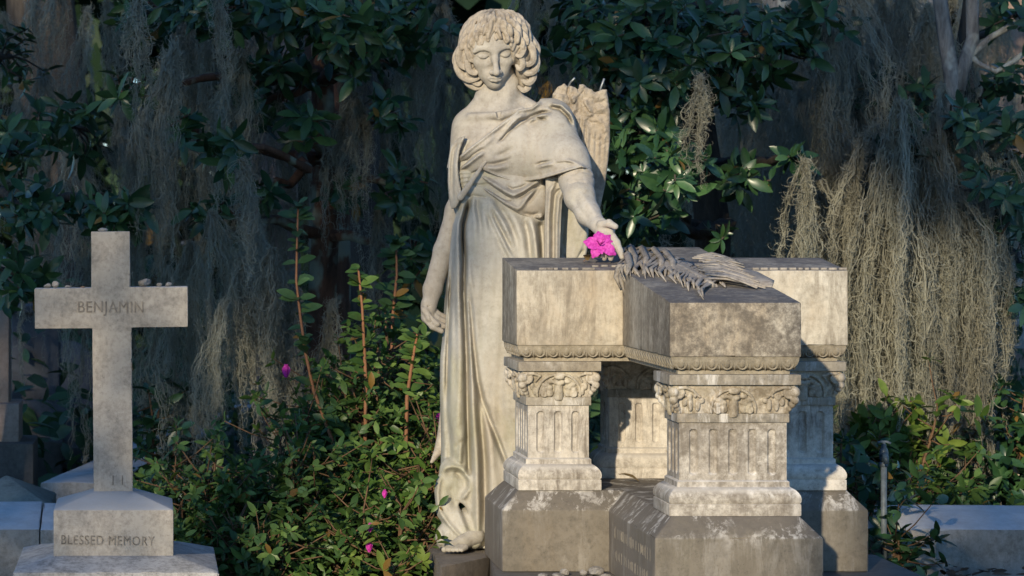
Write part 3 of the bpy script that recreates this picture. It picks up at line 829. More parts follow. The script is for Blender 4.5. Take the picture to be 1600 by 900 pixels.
    folds = [
        ([(744, 270), (765, 284), (788, 299), (802, 306), (818, 299), (838, 285), (850, 276)], 7, 4, .1, .1),
        ([(742, 277), (765, 293), (790, 309), (804, 313)], -8, 3, .1, .15), ([(804, 312), (820, 303), (840, 290)], -7, 3, .2, .1),
        ([(746, 290), (768, 303), (790, 318), (808, 327), (813, 324), (824, 309), (838, 292)], 6, 3.8, .1, .1),
        ([(820, 322), (834, 305), (846, 288)], -5, 3.6, .2, .2),
        ([(790, 290), (800, 297), (815, 293), (826, 287)], -5, 2.4, .2, .2),
        ([(750, 286), (775, 303), (795, 314)], -4, 2.4, .2, .2),
        ([(835, 338), (842, 341), (848, 336)], 5, 3, .2, .2), ([(815, 333), (830, 336), (842, 334)], -3, 2.4, .2, .2),
    ]
    D = relief(x2, z2, folds)
    w.f -= 1.3*D[:, None, :]*(1-smoothstep(0, 25, Y))
    zl = np.interp(w.ax[0], [690, 735, 748, 765, 790, 812, 830, 846, 852, 940], [250, 276, 289, 304, 322, 336, 341, 344, 340, 330])[:, None, None]
    w.f = smax(w.f, (Z-zl)*.85, 3); w.f = smax(w.f, (X-852), 3); w.f = smax(w.f, 268-Z, 3)
    # vertical hanging end
    st = Vol((842, -112, 268), (930, 40, 600), 1.6)
    XX = st.ax[0][:, None, None].astype(np.float32); YY = st.ax[1][None, :, None].astype(np.float32); ZZ = st.ax[2][None, None, :].astype(np.float32)
    xa = np.interp(st.ax[2], [268, 300, 360, 440], [851, 851, 850.5, 848])[None, None, :]
    xb = np.interp(st.ax[2], [268, 285, 300, 317, 360, 403, 440], [900, 886, 879, 876, 874, 872.5, 871])[None, None, :]
    a2 = relief(st.ax[0][:, None], st.ax[2][None, :], [([(868, 282), (858, 300), (855, 340), (854, 600)], 8, 3.5, .2, .01), ([(876, 292), (866, 305), (863, 340), (862, 600)], -6, 2.6, .2, .01),
        ([(878, 296), (871, 312), (868, 350), (867, 600)], 6, 3.0, .2, .01), ([(888, 288), (876, 293), (866, 297)], 4, 2.4, .2, .2), ([(884, 282), (874, 284), (864, 290)], -4, 2, .2, .2), ([(886, 294), (876, 303)], -4, 1.8, .2, .2)])
    b0 = np.maximum(np.maximum(xa-XX, XX-xb), np.abs(YY+50)-14)
    st.f = (b0-a2[:, None, :]).astype(np.float32)
    st.f = smax(st.f, 276-ZZ, 6)
    # cloth falling behind, with a looped fold
    bk = Vol((856, -50, 268), (934, 60, 600), 1.6)
    bk.cap((888, 4, 290), (894, 6, 640), 30, 30, 0)
    d2 = relief(bk.ax[0][:, None], bk.ax[2][None, :], [([(876, 386), (886, 398), (897, 398), (907, 380), (914, 362)], 7, 3, .1, .1), ([(878, 395), (888, 407), (900, 406), (911, 388)], -6, 2.5, .1, .1),
        ([(882, 330), (880, 360), (878, 390)], -5, 3, .2, .2), ([(880, 404), (890, 416), (904, 412)], 5, 3, .1, .1), ([(914, 330), (916, 400)], 5, 4, .2, .2)])
    bk.f -= d2[:, None, :]
    bk.f = smax(bk.f, np.abs(bk.ax[1][None, :, None]-4)-24, 6)
    bk.f = smax(bk.f, bk.ax[0][:, None, None]-np.interp(bk.ax[2], [268, 330, 400, 600], [921, 921, 916, 900])[None, None, :], 5)
    # strap crossing the waist and the loose fold under the near arm
    w2 = Vol((690, -84, 205), (776, 50, 352), 1.5)
    for a_, b_, r_ in (((770, -52, 236), (758, -53, 254), 2.2), ((758, -53, 254), (745, -52, 273), 2.9), ((745, -52, 273), (733, -49, 291), 3.3), ((733, -49, 291), (720, -42, 309), 4.6)):
        w2.cap(a_, b_, r_, r_+.5, 1.5, flat=.6)
    X = w2.ax[0][:, None, None].astype(np.float32); Y = w2.ax[1][None, :, None].astype(np.float32); Z = w2.ax[2][None, None, :].astype(np.float32)
    x2, z2 = w2.ax[0][:, None], w2.ax[2][None, :]
    poly = [(728, 213), (717, 217), (705, 229), (701, 250), (700, 285), (702, 310), (706, 327), (713, 325), (723, 306), (718, 282), (716, 258), (719, 236)]
    d, t, sd = poly_dist(x2, z2, poly+[poly[0]])
    XX, ZZ = np.broadcast_arrays(x2, z2); inn = np.zeros(d.shape, bool); j = len(poly)-1
    for i in range(len(poly)):
        (xi, zi), (xj, zj) = poly[i], poly[j]
        inn ^= ((zi > ZZ) != (zj > ZZ)) & (XX < (xj-xi)*(ZZ-zi)/((zj-zi) or 1e-9)+xi); j = i
    d2 = np.where(inn, -d, d)
    wr = relief(x2, z2, [([(727, 215), (718, 226), (715, 245), (714, 275), (717, 300)], 4, 3, .1, .2), ([(720, 222), (709, 236), (707, 260), (707, 300)], -4, 2.6, .2, .2),
                         ([(706, 230), (703, 250), (702, 285), (705, 315)], 2.5, 2.5, .1, .1), ([(711, 245), (711, 285), (712, 318)], 2.5, 2.2, .2, .2)])
    yc = -22-(XX-702)*.75
    w2.f = np.minimum(w2.f, smax(d2[:, None, :], np.abs(Y-yc[:, None, :])-7-wr[:, None, :], 4)).astype(np.float32)
    vol_obj('sash', [w2], M_MARBLE_ROBE2, root); vol_obj('swag', [w], M_MARBLE_ROBE2, root); vol_obj('hanging_fold', [st], M_MARBLE_ROBE2, root); vol_obj('back_drape', [bk], M_MARBLE_ROBE, root)

    # ---------------------------------------------------------------- broken wing (far side) and the tip of the other
    wg = Vol((846, 8, 118), (968, 92, 350), 1.5)
    X = wg.ax[0][:, None, None].astype(np.float32); Y = wg.ax[1][None, :, None].astype(np.float32); Z = wg.ax[2][None, None, :].astype(np.float32)
    x2, z2 = wg.ax[0][:, None], wg.ax[2][None, :]
    poly = [(861, 156), (866, 142), (874, 133), (883, 131), (888, 134), (899, 135), (904, 143), (905, 131), (911, 130), (920, 137), (930, 143), (940, 140), (948, 139), (950, 150), (953, 175), (953.5, 215), (951, 250), (946, 290), (938, 326), (920, 345), (895, 330), (870, 270), (858, 200)]
    d, t, sd = poly_dist(x2, z2, poly+[poly[0]])
    from_in = np.zeros(d.shape, bool)
    XX, ZZ = np.broadcast_arrays(x2, z2)
    j = len(poly)-1
    for i in range(len(poly)):
        (xi, zi), (xj, zj) = poly[i], poly[j]
        c = ((zi > ZZ) != (zj > ZZ)) & (XX < (xj-xi)*(ZZ-zi)/((zj-zi) or 1e-9)+xi)
        from_in ^= c; j = i
    d2 = np.where(from_in, -d, d)
    thick = np.interp(wg.ax[2], [118, 200, 260, 350], [19, 15, 11, 8])[None, None, :]
    yc = np.interp(wg.ax[2], [118, 200, 350], [40, 44, 52])[None, None, :]+(X-905)*0.12
    wg.f = smax(d2[:, None, :].astype(np.float32), np.abs(Y-yc)-thick, 7).astype(np.float32)
    feather = []
    for x0, x1, z0, z1 in ((908, 902, 178, 262), (915, 908, 195, 300), (924, 918, 200, 310), (932, 927, 205, 318), (941, 934, 200, 322), (948, 941, 215, 318)):
        feather.append(([(x0, z0), ((x0+x1)/2+1, (z0+z1)/2), (x1, z1)], -5.0, 1.8, .1, .02))
        feather.append(([(x0+4, z0), ((x0+x1)/2+5, (z0+z1)/2), (x1+4, z1)], 3.0, 2.5, .1, .02))
    feather += [([(888, 132), (887, 146), (892, 160), (890, 170)], -5, 1.6), ([(861, 152), (872, 160), (884, 164), (900, 163)], -4, 1.4), ([(905, 150), (912, 142), (910, 160), (920, 176), (934, 179), (948, 178)], -4, 1.4),
                ([(928, 160), (938, 160), (946, 155)], -5, 2), ([(900, 150), (906, 160), (904, 175), (898, 178)], -8, 4), ([(892, 152), (900, 158)], 7, 6), ([(910, 156), (918, 168), (926, 182)], 6, 6), ([(877, 146), (876, 156), (884, 170), (890, 188)], 6, 5),
                ([(922, 192), (934, 186), (944, 195), (946, 210), (938, 220)], 5, 4), ([(924, 214), (932, 222), (942, 214), (948, 205)], -6, 2), ([(936, 230), (945, 224), (952, 222)], -5, 1.6), ([(916, 186), (924, 192), (932, 190)], -5, 2.4),
                ([(880, 176), (890, 200), (896, 215)], 4, 6), ([(930, 168), (940, 172), (948, 168)], 4, 4)]
    Df = relief(x2, z2, feather)
    nz = np.zeros_like(Df)
    for fx, fz, am in ((.23, .19, .9), (.41, .37, .6), (.7, .13, .5)):
        nz += am*np.sin(XX*fx+2*np.sin(ZZ*fz))*np.cos(ZZ*fz*1.3+XX*.1)
    wg.f -= (Df+nz*smoothstep(230, 180, ZZ)*1.2)[:, None, :]*(1-smoothstep(20, 46, Y))
    # tip of the other wing: long flight feathers behind the gown
    tp = Vol((662, 20, 230), (770, 80, 740), 2.4)
    tp.chain([(755, 52, 260), (722, 50, 480), (700, 46, 640), (690, 42, 700), (673, 40, 727)], [12, 13, 12, 10, 2.5], 5)
    wing = vol_obj('wing', [wg], M_MARBLE_DIRTY, root); vol_obj('wing', [tp], M_MARBLE_DIRTY, root)
    pins = MB()
    for p in ([(887, 40, 141), (889, 38, 133), (892, 34, 127), (898, 30, 121)], [(936, 40, 150), (939, 38, 136), (944, 34, 122)]):
        pb = MB(); pb.tube(s2w(p), 0.0036, 7)
        o = pb.build('iron_pin', M_PIN, wing, True)
    return root
# ================================================================== the raised cross tomb
TCX, HW = 1.631, .182
Y1, Y2, Y3, Y4, AX = 8.0, 8.8, 9.16, 9.48, .506
def ztop(y): return H-.2009+.0985*(y-8.0)
def cross_ring(o, z, i=0.0):
    x0, x1, w = TCX-AX-o, TCX+AX+o, HW+o
    ya, yb, yc, yd = Y1-o, Y2-o, Y3+o, Y4+o
    P = [(TCX-w, ya), (TCX+w, ya), (TCX+w, yb), (x1, yb), (x1, yc), (TCX+w, yc), (TCX+w, yd), (TCX-w, yd), (TCX-w, yc), (x0, yc), (x0, yb), (TCX-w, yb)]
    return [(x, y, z(y) if callable(z) else z) for x, y in P]
CROSS_CAP = [(0,1,2,11), (11,2,5,8), (11,8,9,10), (2,3,4,5), (8,5,6,7)]
def cross_loft(prof):
    mb = MB(); rings = [cross_ring(o, z) for o, z in prof]
    mb.rings(rings, 0, False, False)
    n = len(rings)
    for f in CROSS_CAP:
        mb.f.append(tuple((n-1)*12+i for i in f)); mb.m.append(0)
        mb.f.append(tuple(i for i in reversed(f))); mb.m.append(0)
    return mb

def rough_edges(o, amp=.0012, sc=9, cuts=0):
    me = o.data
    for v in me.vertices:
        n = mnoise.noise_vector(v.co*sc)
        v.co += n*amp
    me.update()

def weather(o, cell=.05, amp=.0016, sc=22, chips=.006):
    """break up ruler-straight faces and arrises: subdivide, then worn waviness and the odd chip"""
    bm = bmesh.new(); bm.from_mesh(o.data)
    bmesh.ops.triangulate(bm, faces=[f for f in bm.faces if len(f.verts) > 4])
    for _ in range(5):
        ed = [e for e in bm.edges if e.calc_length() > cell]
        if not ed: break
        bmesh.ops.subdivide_edges(bm, edges=ed, cuts=1, use_grid_fill=True)
        bmesh.ops.triangulate(bm, faces=[f for f in bm.faces if len(f.verts) > 4])
    bm.normal_update()
    loc = wloc(o)
    for v in bm.verts:
        p = v.co+loc
        v.co += mnoise.noise_vector(p*sc)*amp*.6
        sharp = max((e.calc_face_angle(0) for e in v.link_edges if len(e.link_faces) == 2), default=0)
        if sharp > .3:
            c = mnoise.noise(p*31)+.5*mnoise.noise(p*90)
            if c > .42: v.co -= v.normal*min(chips, (c-.42)*.025)
    for f in bm.faces: f.smooth = True
    bm.to_mesh(o.data); bm.free()
    try: o.data.set_sharp_from_angle(angle=R(40))
    except Exception: pass
    return o

def text_mesh(name, body, size, mat, parent, loc, rot, extrude=.0008, sx=1.0, space=1.0):
    cu = bpy.data.curves.new(name, 'FONT'); cu.body = body; cu.size = size; cu.extrude = extrude
    cu.align_x = 'CENTER'; cu.align_y = 'CENTER'; cu.space_character = space; cu.resolution_u = 3
    tmp = bpy.data.objects.new(name, cu); COL.objects.link(tmp)
    dg = bpy.context.evaluated_depsgraph_get()
    me = bpy.data.meshes.new_from_object(tmp.evaluated_get(dg))
    bpy.data.objects.remove(tmp)
    me.materials.clear(); me.materials.append(mat)
    o = bpy.data.objects.new(name, me); COL.objects.link(o)
    o.parent = parent; o.location = Vector(loc)-wloc(parent); o.rotation_euler = rot; o.scale = (sx, 1, 1)
    return o

def capital_mesh():
    """leafy capital in millimetres: x across, y along, z down from the abacus"""
    v = Vol((-212, -158, -4), (212, 158, 92), 2.3)
    X = v.ax[0][:, None, None]; Y = v.ax[1][None, :, None]; Z = v.ax[2][None, None, :]
    fl = np.interp(Z, [0, 12, 40, 84], [20, 17, 5, 0])
    v.f = np.maximum(np.maximum(np.abs(X)-150-fl, np.abs(Y)-93.5-fl), np.maximum(-1-Z, Z-83)).astype(np.float32)
    def arc(pts, r, k=3): v.chain(pts, r, k)
    def volute(c, rad, tub, hand, axis, k=2, turns=1.6):
        pts = []; rs = []
        n = 18
        for j in range(n):
            t = j/(n-1); an = -1.9+hand*t*turns*6.283; r = rad*(1-.8*t)
            du = math.cos(an)*r; dz = math.sin(an)*r
            p = [c[0], c[1], c[2]+dz]; p[axis] += du*1.0; pts.append(tuple(p)); rs.append(tub*(1-.3*t))
        v.chain(pts, rs, k)
    for fs in (-1, 1):
        # wide face (five flutes below)
        for hw, ax, face, other in ((150, 0, 93.5, 1), (93.5, 1, 150, 0)):
            def q(u, z, off):
                p = [0, 0, z]; p[ax] = u; p[other] = fs*(face+off+np.interp(z, [0, 12, 40, 84], [20, 17, 5, 0])); return tuple(p)
            wide = ax == 0
            R0 = 62 if wide else 66
            # arch
            pts = [q(R0*math.cos(a), 70-58*math.sin(a)*(1.0 if wide else 1.03), 5) for a in np.linspace(-.15, math.pi+.15, 17)]
            arc(pts, [4.2]*17, 2)
            pts = [q((R0-9)*math.cos(a), 70-49*math.sin(a), 3) for a in np.linspace(-.1, math.pi+.1, 15)]
            arc(pts, [2.6]*15, 1.5)
            # bud hanging from the crown of the arch
            v.ell(q(0, 20, 8), (16, 9, 8) if wide else (9, 16, 8), 3)
            v.ell(q(-9, 36, 9), (9, 9, 8), 3); v.ell(q(9, 36, 9), (9, 9, 8), 3); v.ell(q(0, 40, 10), (10, 9, 9), 3)
            v.cap(q(0, 50, 4), q(0, 82, 2), 13, 15, 3)
            # acanthus lobes either side
            for s in (-1, 1):
                for (u, z, ru, rz) in ((26, 34, 12, 7), (40, 44, 12, 8), (30, 52, 13, 9), (46, 58, 9, 8), (28, 68, 12, 14), (42, 72, 11, 11)):
                    r = [0, 0, rz]; r[ax] = ru; r[other] = 8
                    v.ell(q(s*u, z, 4), r, 2)
                p0 = q(s*44, 72, 10); volute(p0, 11, 3.2, s, ax, 1.5)
                v.chain([q(s*22, 80, 10), q(s*24, 60, 12), q(s*36, 44, 12)], 1.6, 1.2, 'sub')
                v.chain([q(s*34, 82, 10), q(s*36, 62, 12), q(s*46, 52, 12)], 1.5, 1.2, 'sub')
                # scroll running from the corner volute back to the arch
                c = q(s*(hw+6), 24, 8)
                volute(c, 17, 5.2, -s, ax, 2)
                arc([q(s*(hw+4), 9, 8), q(s*(hw-14), 8, 6), q(s*(hw-34), 16, 4), q(s*(hw-52 if wide else hw-22), 34, 3)], [5, 5, 4.4, 3], 2)
                if wide:
                    for (u, z, ru, rz) in ((hw-26, 36, 9, 10), (hw-30, 56, 8, 20), (hw-50, 58, 8, 18), (hw-62, 46, 8, 8), (hw-14, 50, 8, 12)):
                        r = [0, 0, rz]; r[ax] = ru; r[other] = 7
                        v.ell(q(s*u, z, 3), r, 2)
                    for k in range(4): v.ell(q(s*(hw-16-13*k), 30+1.5*k, 6), (4, 4, 5), 1)
                else:
                    for (u, z, ru, rz) in ((hw-12, 48, 7, 12), (hw-20, 62, 6, 14)):
                        r = [0, 0, rz]; r[ax] = ru; r[other] = 6
                        v.ell(q(s*u, z, 3), r, 2)
    # corner leaf bunches
    for sx in (-1, 1):
        for sy in (-1, 1):
            for (o, z, r) in ((26, 22, 15), (26, 44, 12), (18, 56, 10), (8, 68, 8), (2, 78, 6)):
                v.ell((sx*(150+o*.72), sy*(93.5+o*.72), z), (r, r, r*1.05), 3)
            v.chain([(sx*196, sy*94, 30), (sx*176, sy*120, 36), (sx*150, sy*136, 30)], 2.6, 1.5, 'sub')
            v.chain([(sx*184, sy*104, 52), (sx*168, sy*112, 54), (sx*156, sy*124, 52)], 2.2, 1.5, 'sub')
    return v.mesh()
CAPITAL = None

def fluted_face(mb, o, ux, nx, half, z0, z1, n, step=.0032):
    """panel with n round-headed flutes; o centre point, ux along, nx outward"""
    nu = int(round(2*half/step)); nz = int(round((z1-z0)/step))
    us = np.linspace(-half, half, nu+1); zs = np.linspace(z0, z1, nz+1)
    U, Z = np.meshgrid(us, zs, indexing='ij')
    pitch = .0547 if n == 5 else .0535
    rad = .0118 if n == 5 else .0122
    D = np.zeros_like(U)
    for k in range(n):
        c = (k-(n-1)/2)*pitch
        top, bot = z1-.020-rad, z0+.018+rad*.7
        zz = np.clip(Z, bot, top); dz = (Z-zz)*np.where(Z < bot, 1.45, 1)
        r = np.sqrt((U-c)**2+dz**2)
        D = np.maximum(D, .0085*np.clip(1-(r/rad)**6, 0, 1)**.5*np.clip(1.15-.35*((U-c)/rad)**2, 0, 1))
    b = len(mb.v)
    for i in range(nu+1):
        for j in range(nz+1):
            mb.v.append((o[0]+ux[0]*us[i]-nx[0]*D[i, j], o[1]+ux[1]*us[i]-nx[1]*D[i, j], zs[j]))
    for i in range(nu):
        for j in range(nz):
            mb.f.append((b+i*(nz+1)+j, b+(i+1)*(nz+1)+j, b+(i+1)*(nz+1)+j+1, b+i*(nz+1)+j+1)); mb.m.append(0)

def build_pillar(root, mat):
    """pillar at its own origin: across = x (five flutes), along = y (three)"""
    hx, hy = .150, .0935
    e = bpy.data.objects.new('pillar', None); COL.objects.link(e); e.parent = root
    e.empty_display_size = .1
    def ring(o, z): return [(-hx-o, -hy-o, z), (hx+o, -hy-o, z), (hx+o, hy+o, z), (-hx-o, hy+o, z)]
    def loft(name, prof, bev=.0025, mt=None):
        mb = MB(); mb.rings([ring(o, H+z) for o, z in prof]); ob = mb.build(name, mt or mat, None); ob.parent = e
        bevel(ob, bev, 2); return ob
    loft('plinth', [(.034, -.7945), (.034, -.7615)], .003)
    cush = [(.029, -.7625), (.0335, -.756), (.0345, -.748), (.033, -.740), (.029, -.732), (.0225, -.7245), (.014, -.7185), (.008, -.7155), (.0065, -.712), (.0065, -.7015), (.0, -.6965)]
    mb = MB(); mb.rings([ring(o, H+z) for o, z in cush]); ob = mb.build('torus_base', mat, None, True); ob.parent = e; fix_normals(ob)
    ob.data.set_sharp_from_angle(angle=R(38))
    mb = MB()
    fluted_face(mb, (0, -hy), (1, 0), (0, -1), hx, H-.699, H-.5345, 5)
    fluted_face(mb, (0, hy), (-1, 0), (0, 1), hx, H-.699, H-.5345, 5)
    fluted_face(mb, (hx, 0), (0, 1), (1, 0), hy, H-.699, H-.5345, 3)
    fluted_face(mb, (-hx, 0), (0, -1), (-1, 0), hy, H-.699, H-.5345, 3)
    ob = mb.build('fluted_shaft', mat, None, True); ob.parent = e; ob.data.set_sharp_from_angle(angle=R(35))
    loft('necking', [(.0065, -.536), (.0065, -.511)], .002, M_ABACUS)
    global CAPITAL
    V, Q = CAPITAL
    W = np.stack([V[:, 0], V[:, 1], -V[:, 2]], 1)*.001+np.array([0, 0, H-.429])
    a, b, c = W[Q[:, 0]], W[Q[:, 1]], W[Q[:, 2]]; m = W.mean(0)
    if np.einsum('ij,ij->i', a-m, np.cross(b-m, c-m)).sum() < 0: Q = Q[:, ::-1]
    ob = mesh_obj('capital', W, Q, M_CAPITAL, None); ob.parent = e
    loft('abacus', [(.033, -.430), (.033, -.4012)], .002, M_ABACUS)
    return e

def slabpt(px, py, dz=0.0):
    d = (.2009+.788)/((py-VY)/F+.0985)
    return Vector((xd(px, d), d, ztop(d)+dz))

def leaf_blade(mb, pts, w, t, m=0):
    """thick carved leaf blade along pts with a raised midrib"""
    pts = [Vector(p) for p in pts]; n = len(pts); rs = []
    for i, p in enumerate(pts):
        tg = (pts[min(i+1, n-1)]-pts[max(i-1, 0)]).normalized()
        sd = tg.cross(Vector((0, 0, 1)))
        if sd.length < .05: sd = Vector((1, 0, 0))
        sd.normalize(); up = sd.cross(tg).normalized()
        s = math.sin(math.pi*(.12+.86*i/(n-1)))**.7
        ww, tt = w*s, t*(.5+.5*s)
        rs.append([p-sd*ww-up*tt*.2, p-sd*ww*.5+up*tt*.25, p+up*tt, p+sd*ww*.5+up*tt*.25, p+sd*ww-up*tt*.2, p-up*tt*.8])
    mb.rings(rs, m)

def build_tomb():
    global CAPITAL
    CAPITAL = capital_mesh()
    zb = H-1.037
    root = empty('cross_tomb', (TCX, 8.9, zb), 'stained white marble tomb shaped like a cross lying on four carved fluted pillars', 'tomb')
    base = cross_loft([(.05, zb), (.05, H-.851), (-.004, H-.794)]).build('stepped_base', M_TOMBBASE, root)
    bevel(base, .0035, 2); weather(base)
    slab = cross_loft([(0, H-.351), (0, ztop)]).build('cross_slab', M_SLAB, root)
    bevel(slab, .0028, 2); weather(slab, .045, .001)
    # egg-and-dart moulding under the slab
    prof = [(-.003, H-.3515)]+[(-.004-.026*(1-math.cos(a)), H-.3535-.034*math.sin(a)) for a in np.linspace(0, 1.5, 7)]+[(-.031, H-.3895), (-.026, H-.3905), (-.026, H-.4005)]
    mo = cross_loft(prof[::-1])
    ring0 = [Vector(p) for p in cross_ring(-.0125, H-.370)]
    for i in range(12):
        a, b = ring0[i], ring0[(i+1) % 12]
        L = (b-a).length; tg = (b-a)/L; nn = Vector((tg.y, -tg.x, 0))
        k = max(1, int(round((L-.012)/.0415)))
        for j in range(k):
            c = a+tg*((j+.5)*L/k)
            rs = []
            for zz in np.linspace(-1, 1, 7):
                q = math.sqrt(max(0.02, 1-zz*zz)); off = .0045*zz
                rs.append([c+tg*(.0095*q*math.cos(t))+nn*(.0085*q*math.sin(t)+off+.001)+Vector((0, 0, .0145*zz)) for t in np.linspace(0, 2*math.pi, 9)[:-1]])
            mo.rings(rs)
            arcp = [c+tg*(.0158*math.cos(t))+nn*(.003+.0052*(.018*-math.sin(t)*1.0+.004)/.018)+Vector((0, 0, .004-.0205*math.sin(t))) for t in np.linspace(-.6, math.pi+.6, 11)]
            mo.tube(arcp, .0026, 5)
        for j in range(k+1):
            c = a+tg*(j*L/k)
            if 0 < j < k:
                mo.tube([c+nn*.006+Vector((0, 0, .013)), c+nn*.001+Vector((0, 0, -.017))], [.0032, .001], 5)
    mob = mo.build('egg_and_dart_moulding', M_MOULD, root, True)
    fix_normals(mob); mob.data.set_sharp_from_angle(angle=R(40))
    # four pillars
    p = build_pillar(root, M_PILLAR)
    spots = [(TCX, Y1+.034+.0935+.004, 0), (TCX, Y4-.1315, math.pi), (TCX-AX+.1315, (Y2+Y3)/2, math.pi/2), (TCX+AX-.1315, (Y2+Y3)/2, -math.pi/2)]
    rl = Vector(wloc(root))
    for i, (x, y, rz) in enumerate(spots):
        e = p if i == 0 else copy_tree(p, root)
        e.location = Vector((x, y, 0))-rl; e.rotation_euler = (0, 0, rz)
    # carved palm spray across the slab
    pm = MB(); rr = random.Random(5)
    spine = [(985, 407), (1010, 410), (1040, 415), (1066, 424), (1090, 436), (1112, 449)]
    def sp(t):
        t = t*(len(spine)-1); i = min(int(t), len(spine)-2); f = t-i
        return (spine[i][0]*(1-f)+spine[i+1][0]*f, spine[i][1]*(1-f)+spine[i+1][1]*f)
    tube = [slabpt(*sp(k/14), .006) for k in range(15)]
    pm.tube(tube, [.010+.004*math.sin(math.pi*k/14) for k in range(15)], 8)
    for k in range(38):
        t = (k+rr.uniform(-.5, .5))/37; t = min(1, max(0, t)); x, y = sp(t)
        up = (.024-.010*t)*rr.uniform(.6, 1.15); ln = rr.uniform(.6, 1.25)
        p0 = slabpt(x+18+rr.uniform(-4, 8), y-7+rr.uniform(-3, 3), up*.4); p1 = slabpt(x+7+rr.uniform(-4, 4), y-3, up)
        p2 = slabpt(x-7*ln, y+4+rr.uniform(-2, 3), up*rr.uniform(.5, .95)); p3 = slabpt(x-(14+rr.uniform(-4, 4))*ln, y+12*ln, .010+rr.uniform(0, .008)); p4 = slabpt(x-(10+rr.uniform(-6, 6))*ln, y+19*ln, .002)
        leaf_blade(pm, [p0, p1, p2, p3, p4], rr.uniform(.005, .0115), rr.uniform(.003, .0055))
        if k % 3 == 0: leaf_blade(pm, [p0, slabpt(x+24+rr.uniform(-4, 8), y-2, up*.6), slabpt(x+30+rr.uniform(-5, 8), y+5, .006)], rr.uniform(.006, .010), .005)
    # low carved mass the leaves grow out of
    def mound(cs, ws, hs):
        rings = []
        for (px_, py_), w_, h_ in zip(cs, ws, hs):
            c_ = slabpt(px_, py_); rings.append([c_+Vector((w_*math.cos(a)*1.2, -w_*.55*math.cos(a), max(-.004, h_*math.sin(a)))) for a in np.linspace(0, 2*math.pi, 13)[:-1]])
        pm.rings(rings)
    mound([(984, 409), (1012, 412), (1040, 418), (1066, 427), (1090, 438), (1108, 448)], [.02, .045, .05, .05, .042, .02], [.008, .018, .019, .017, .012, .004])
    mound([(1086, 414), (1112, 419), (1140, 428), (1165, 438), (1186, 448)], [.03, .06, .075, .065, .03], [.010, .016, .014, .010, .004])
    # broader leaves at the hand end, spilling over the inner corner
    for (a, b, c, d_) in (((975, 402), (985, 400), (992, 412), (988, 428)), ((988, 400), (1003, 402), (1010, 414), (1006, 428)), ((1003, 402), (1022, 404), (1034, 416), (1032, 430)), ((972, 405), (980, 412), (984, 424), (979, 432)), ((1020, 405), (1040, 408), (1052, 420), (1050, 433))):
        leaf_blade(pm, [slabpt(*a, .012), slabpt(*b, .034), slabpt(*c, .024), slabpt(*d_, .004)], .013, .006)
    c0 = slabpt(980, 420)
    cx0 = TCX-HW; cy0 = Y2
    for dx, dy, ln in ((-.012, .0, .055), (.0, -.01, .075), (.006, -.03, .045)):
        q = Vector((cx0+dx-.004, cy0+dy-.012, ztop(cy0)))
        leaf_blade(pm, [q+Vector((.02, .03, .02)), q+Vector((.004, .004, .014)), q+Vector((-.004, -.004, -.02)), q+Vector((.004, -.006, -ln))], .013, .006)
    # right-hand fan of dry-looking blades
    for k in range(46):
        t = k/45
        x0, y0 = 1085+20*t+rr.uniform(-8, 14), 410+34*t
        x1, y1 = 1150+48*t*.95+rr.uniform(-14, 6), 409+46*t+rr.uniform(-2, 2)
        a = slabpt(x0, y0, .016+rr.uniform(0, .012)); b = slabpt(x1, y1, .004+rr.uniform(0, .006))
        m1 = a.lerp(b, .4)+Vector((0, 0, rr.uniform(.004, .016)))
        leaf_blade(pm, [a, m1, a.lerp(b, .75)+Vector((0, 0, .006)), b], .005+rr.uniform(0, .006), .0045)
    palm = pm.build('palm_spray', M_PALM, root, True); fix_normals(palm)
    # worn raised letters along the arms, too weathered to read
    lt = MB()
    for x0, x1 in ((.40, .15), (.09, -.08)):
        pass
    for side in (-1, 1):
        u = .31 if side < 0 else .22
        while u < (.47 if side < 0 else .49):
            w = rr.uniform(.012, .026); y = Y2+.028
            xx = TCX+side*(u-.03 if side < 0 else u)
            zt = ztop(y)
            lt.box(xx, xx+w, y-.009, y+.012, zt-.002, zt+.0055)
            u += w+.007
    for k in range(6):
        xx = 1.37+.03*k; y = Y2+.10+.01*(k % 2); lt.box(xx, xx+.02, y-.008, y+.01, ztop(y)-.002, ztop(y)+.005)
    lo = lt.build('worn_lettering', M_PALM, root); bevel(lo, .002, 2)
    # worn letters cut in the near side of the base
    tx = MB(); xf = TCX-HW-.05
    for row, z0 in enumerate((-.905, -.972)):
        y = 8.03+.05*row
        while y < 8.66-.03*row:
            h = .036*rr.uniform(.7, 1.0); zz = H+z0
            tx.box(xf-.0006, xf+.004, y, y+.004, zz-h/2, zz+h/2)
            w = rr.uniform(.010, .020)
            if rr.random() < .6: tx.box(xf-.0005, xf+.004, y+w, y+w+.004, zz-h/2*rr.uniform(.5, 1), zz+h/2*rr.uniform(.6, 1))
            y += w+rr.uniform(.014, .034)
    tx.build('worn_inscription', M_LETTER_PALE, root)
    # the ledger the tomb stands on
    lg = MB()
    pol = [(1.035, 8.55), (1.30, 8.42), (1.33, 7.72), (1.93, 7.72), (1.96, 8.42), (2.33, 8.55), (2.33, 9.22), (1.93, 9.6), (1.93, 9.75), (1.30, 9.75), (1.30, 9.35), (1.09, 9.2)]
    lg.rings([[(x, y, -.05) for x, y in pol], [(x, y, zb-.0015) for x, y in pol]])
    lo = lg.build('tomb_ledger', M_LEDGER, None); bevel(lo, .006, 2)
    tag(lo, 'dark stained stone ledger under the marble cross tomb', 'stone slab')
    return root

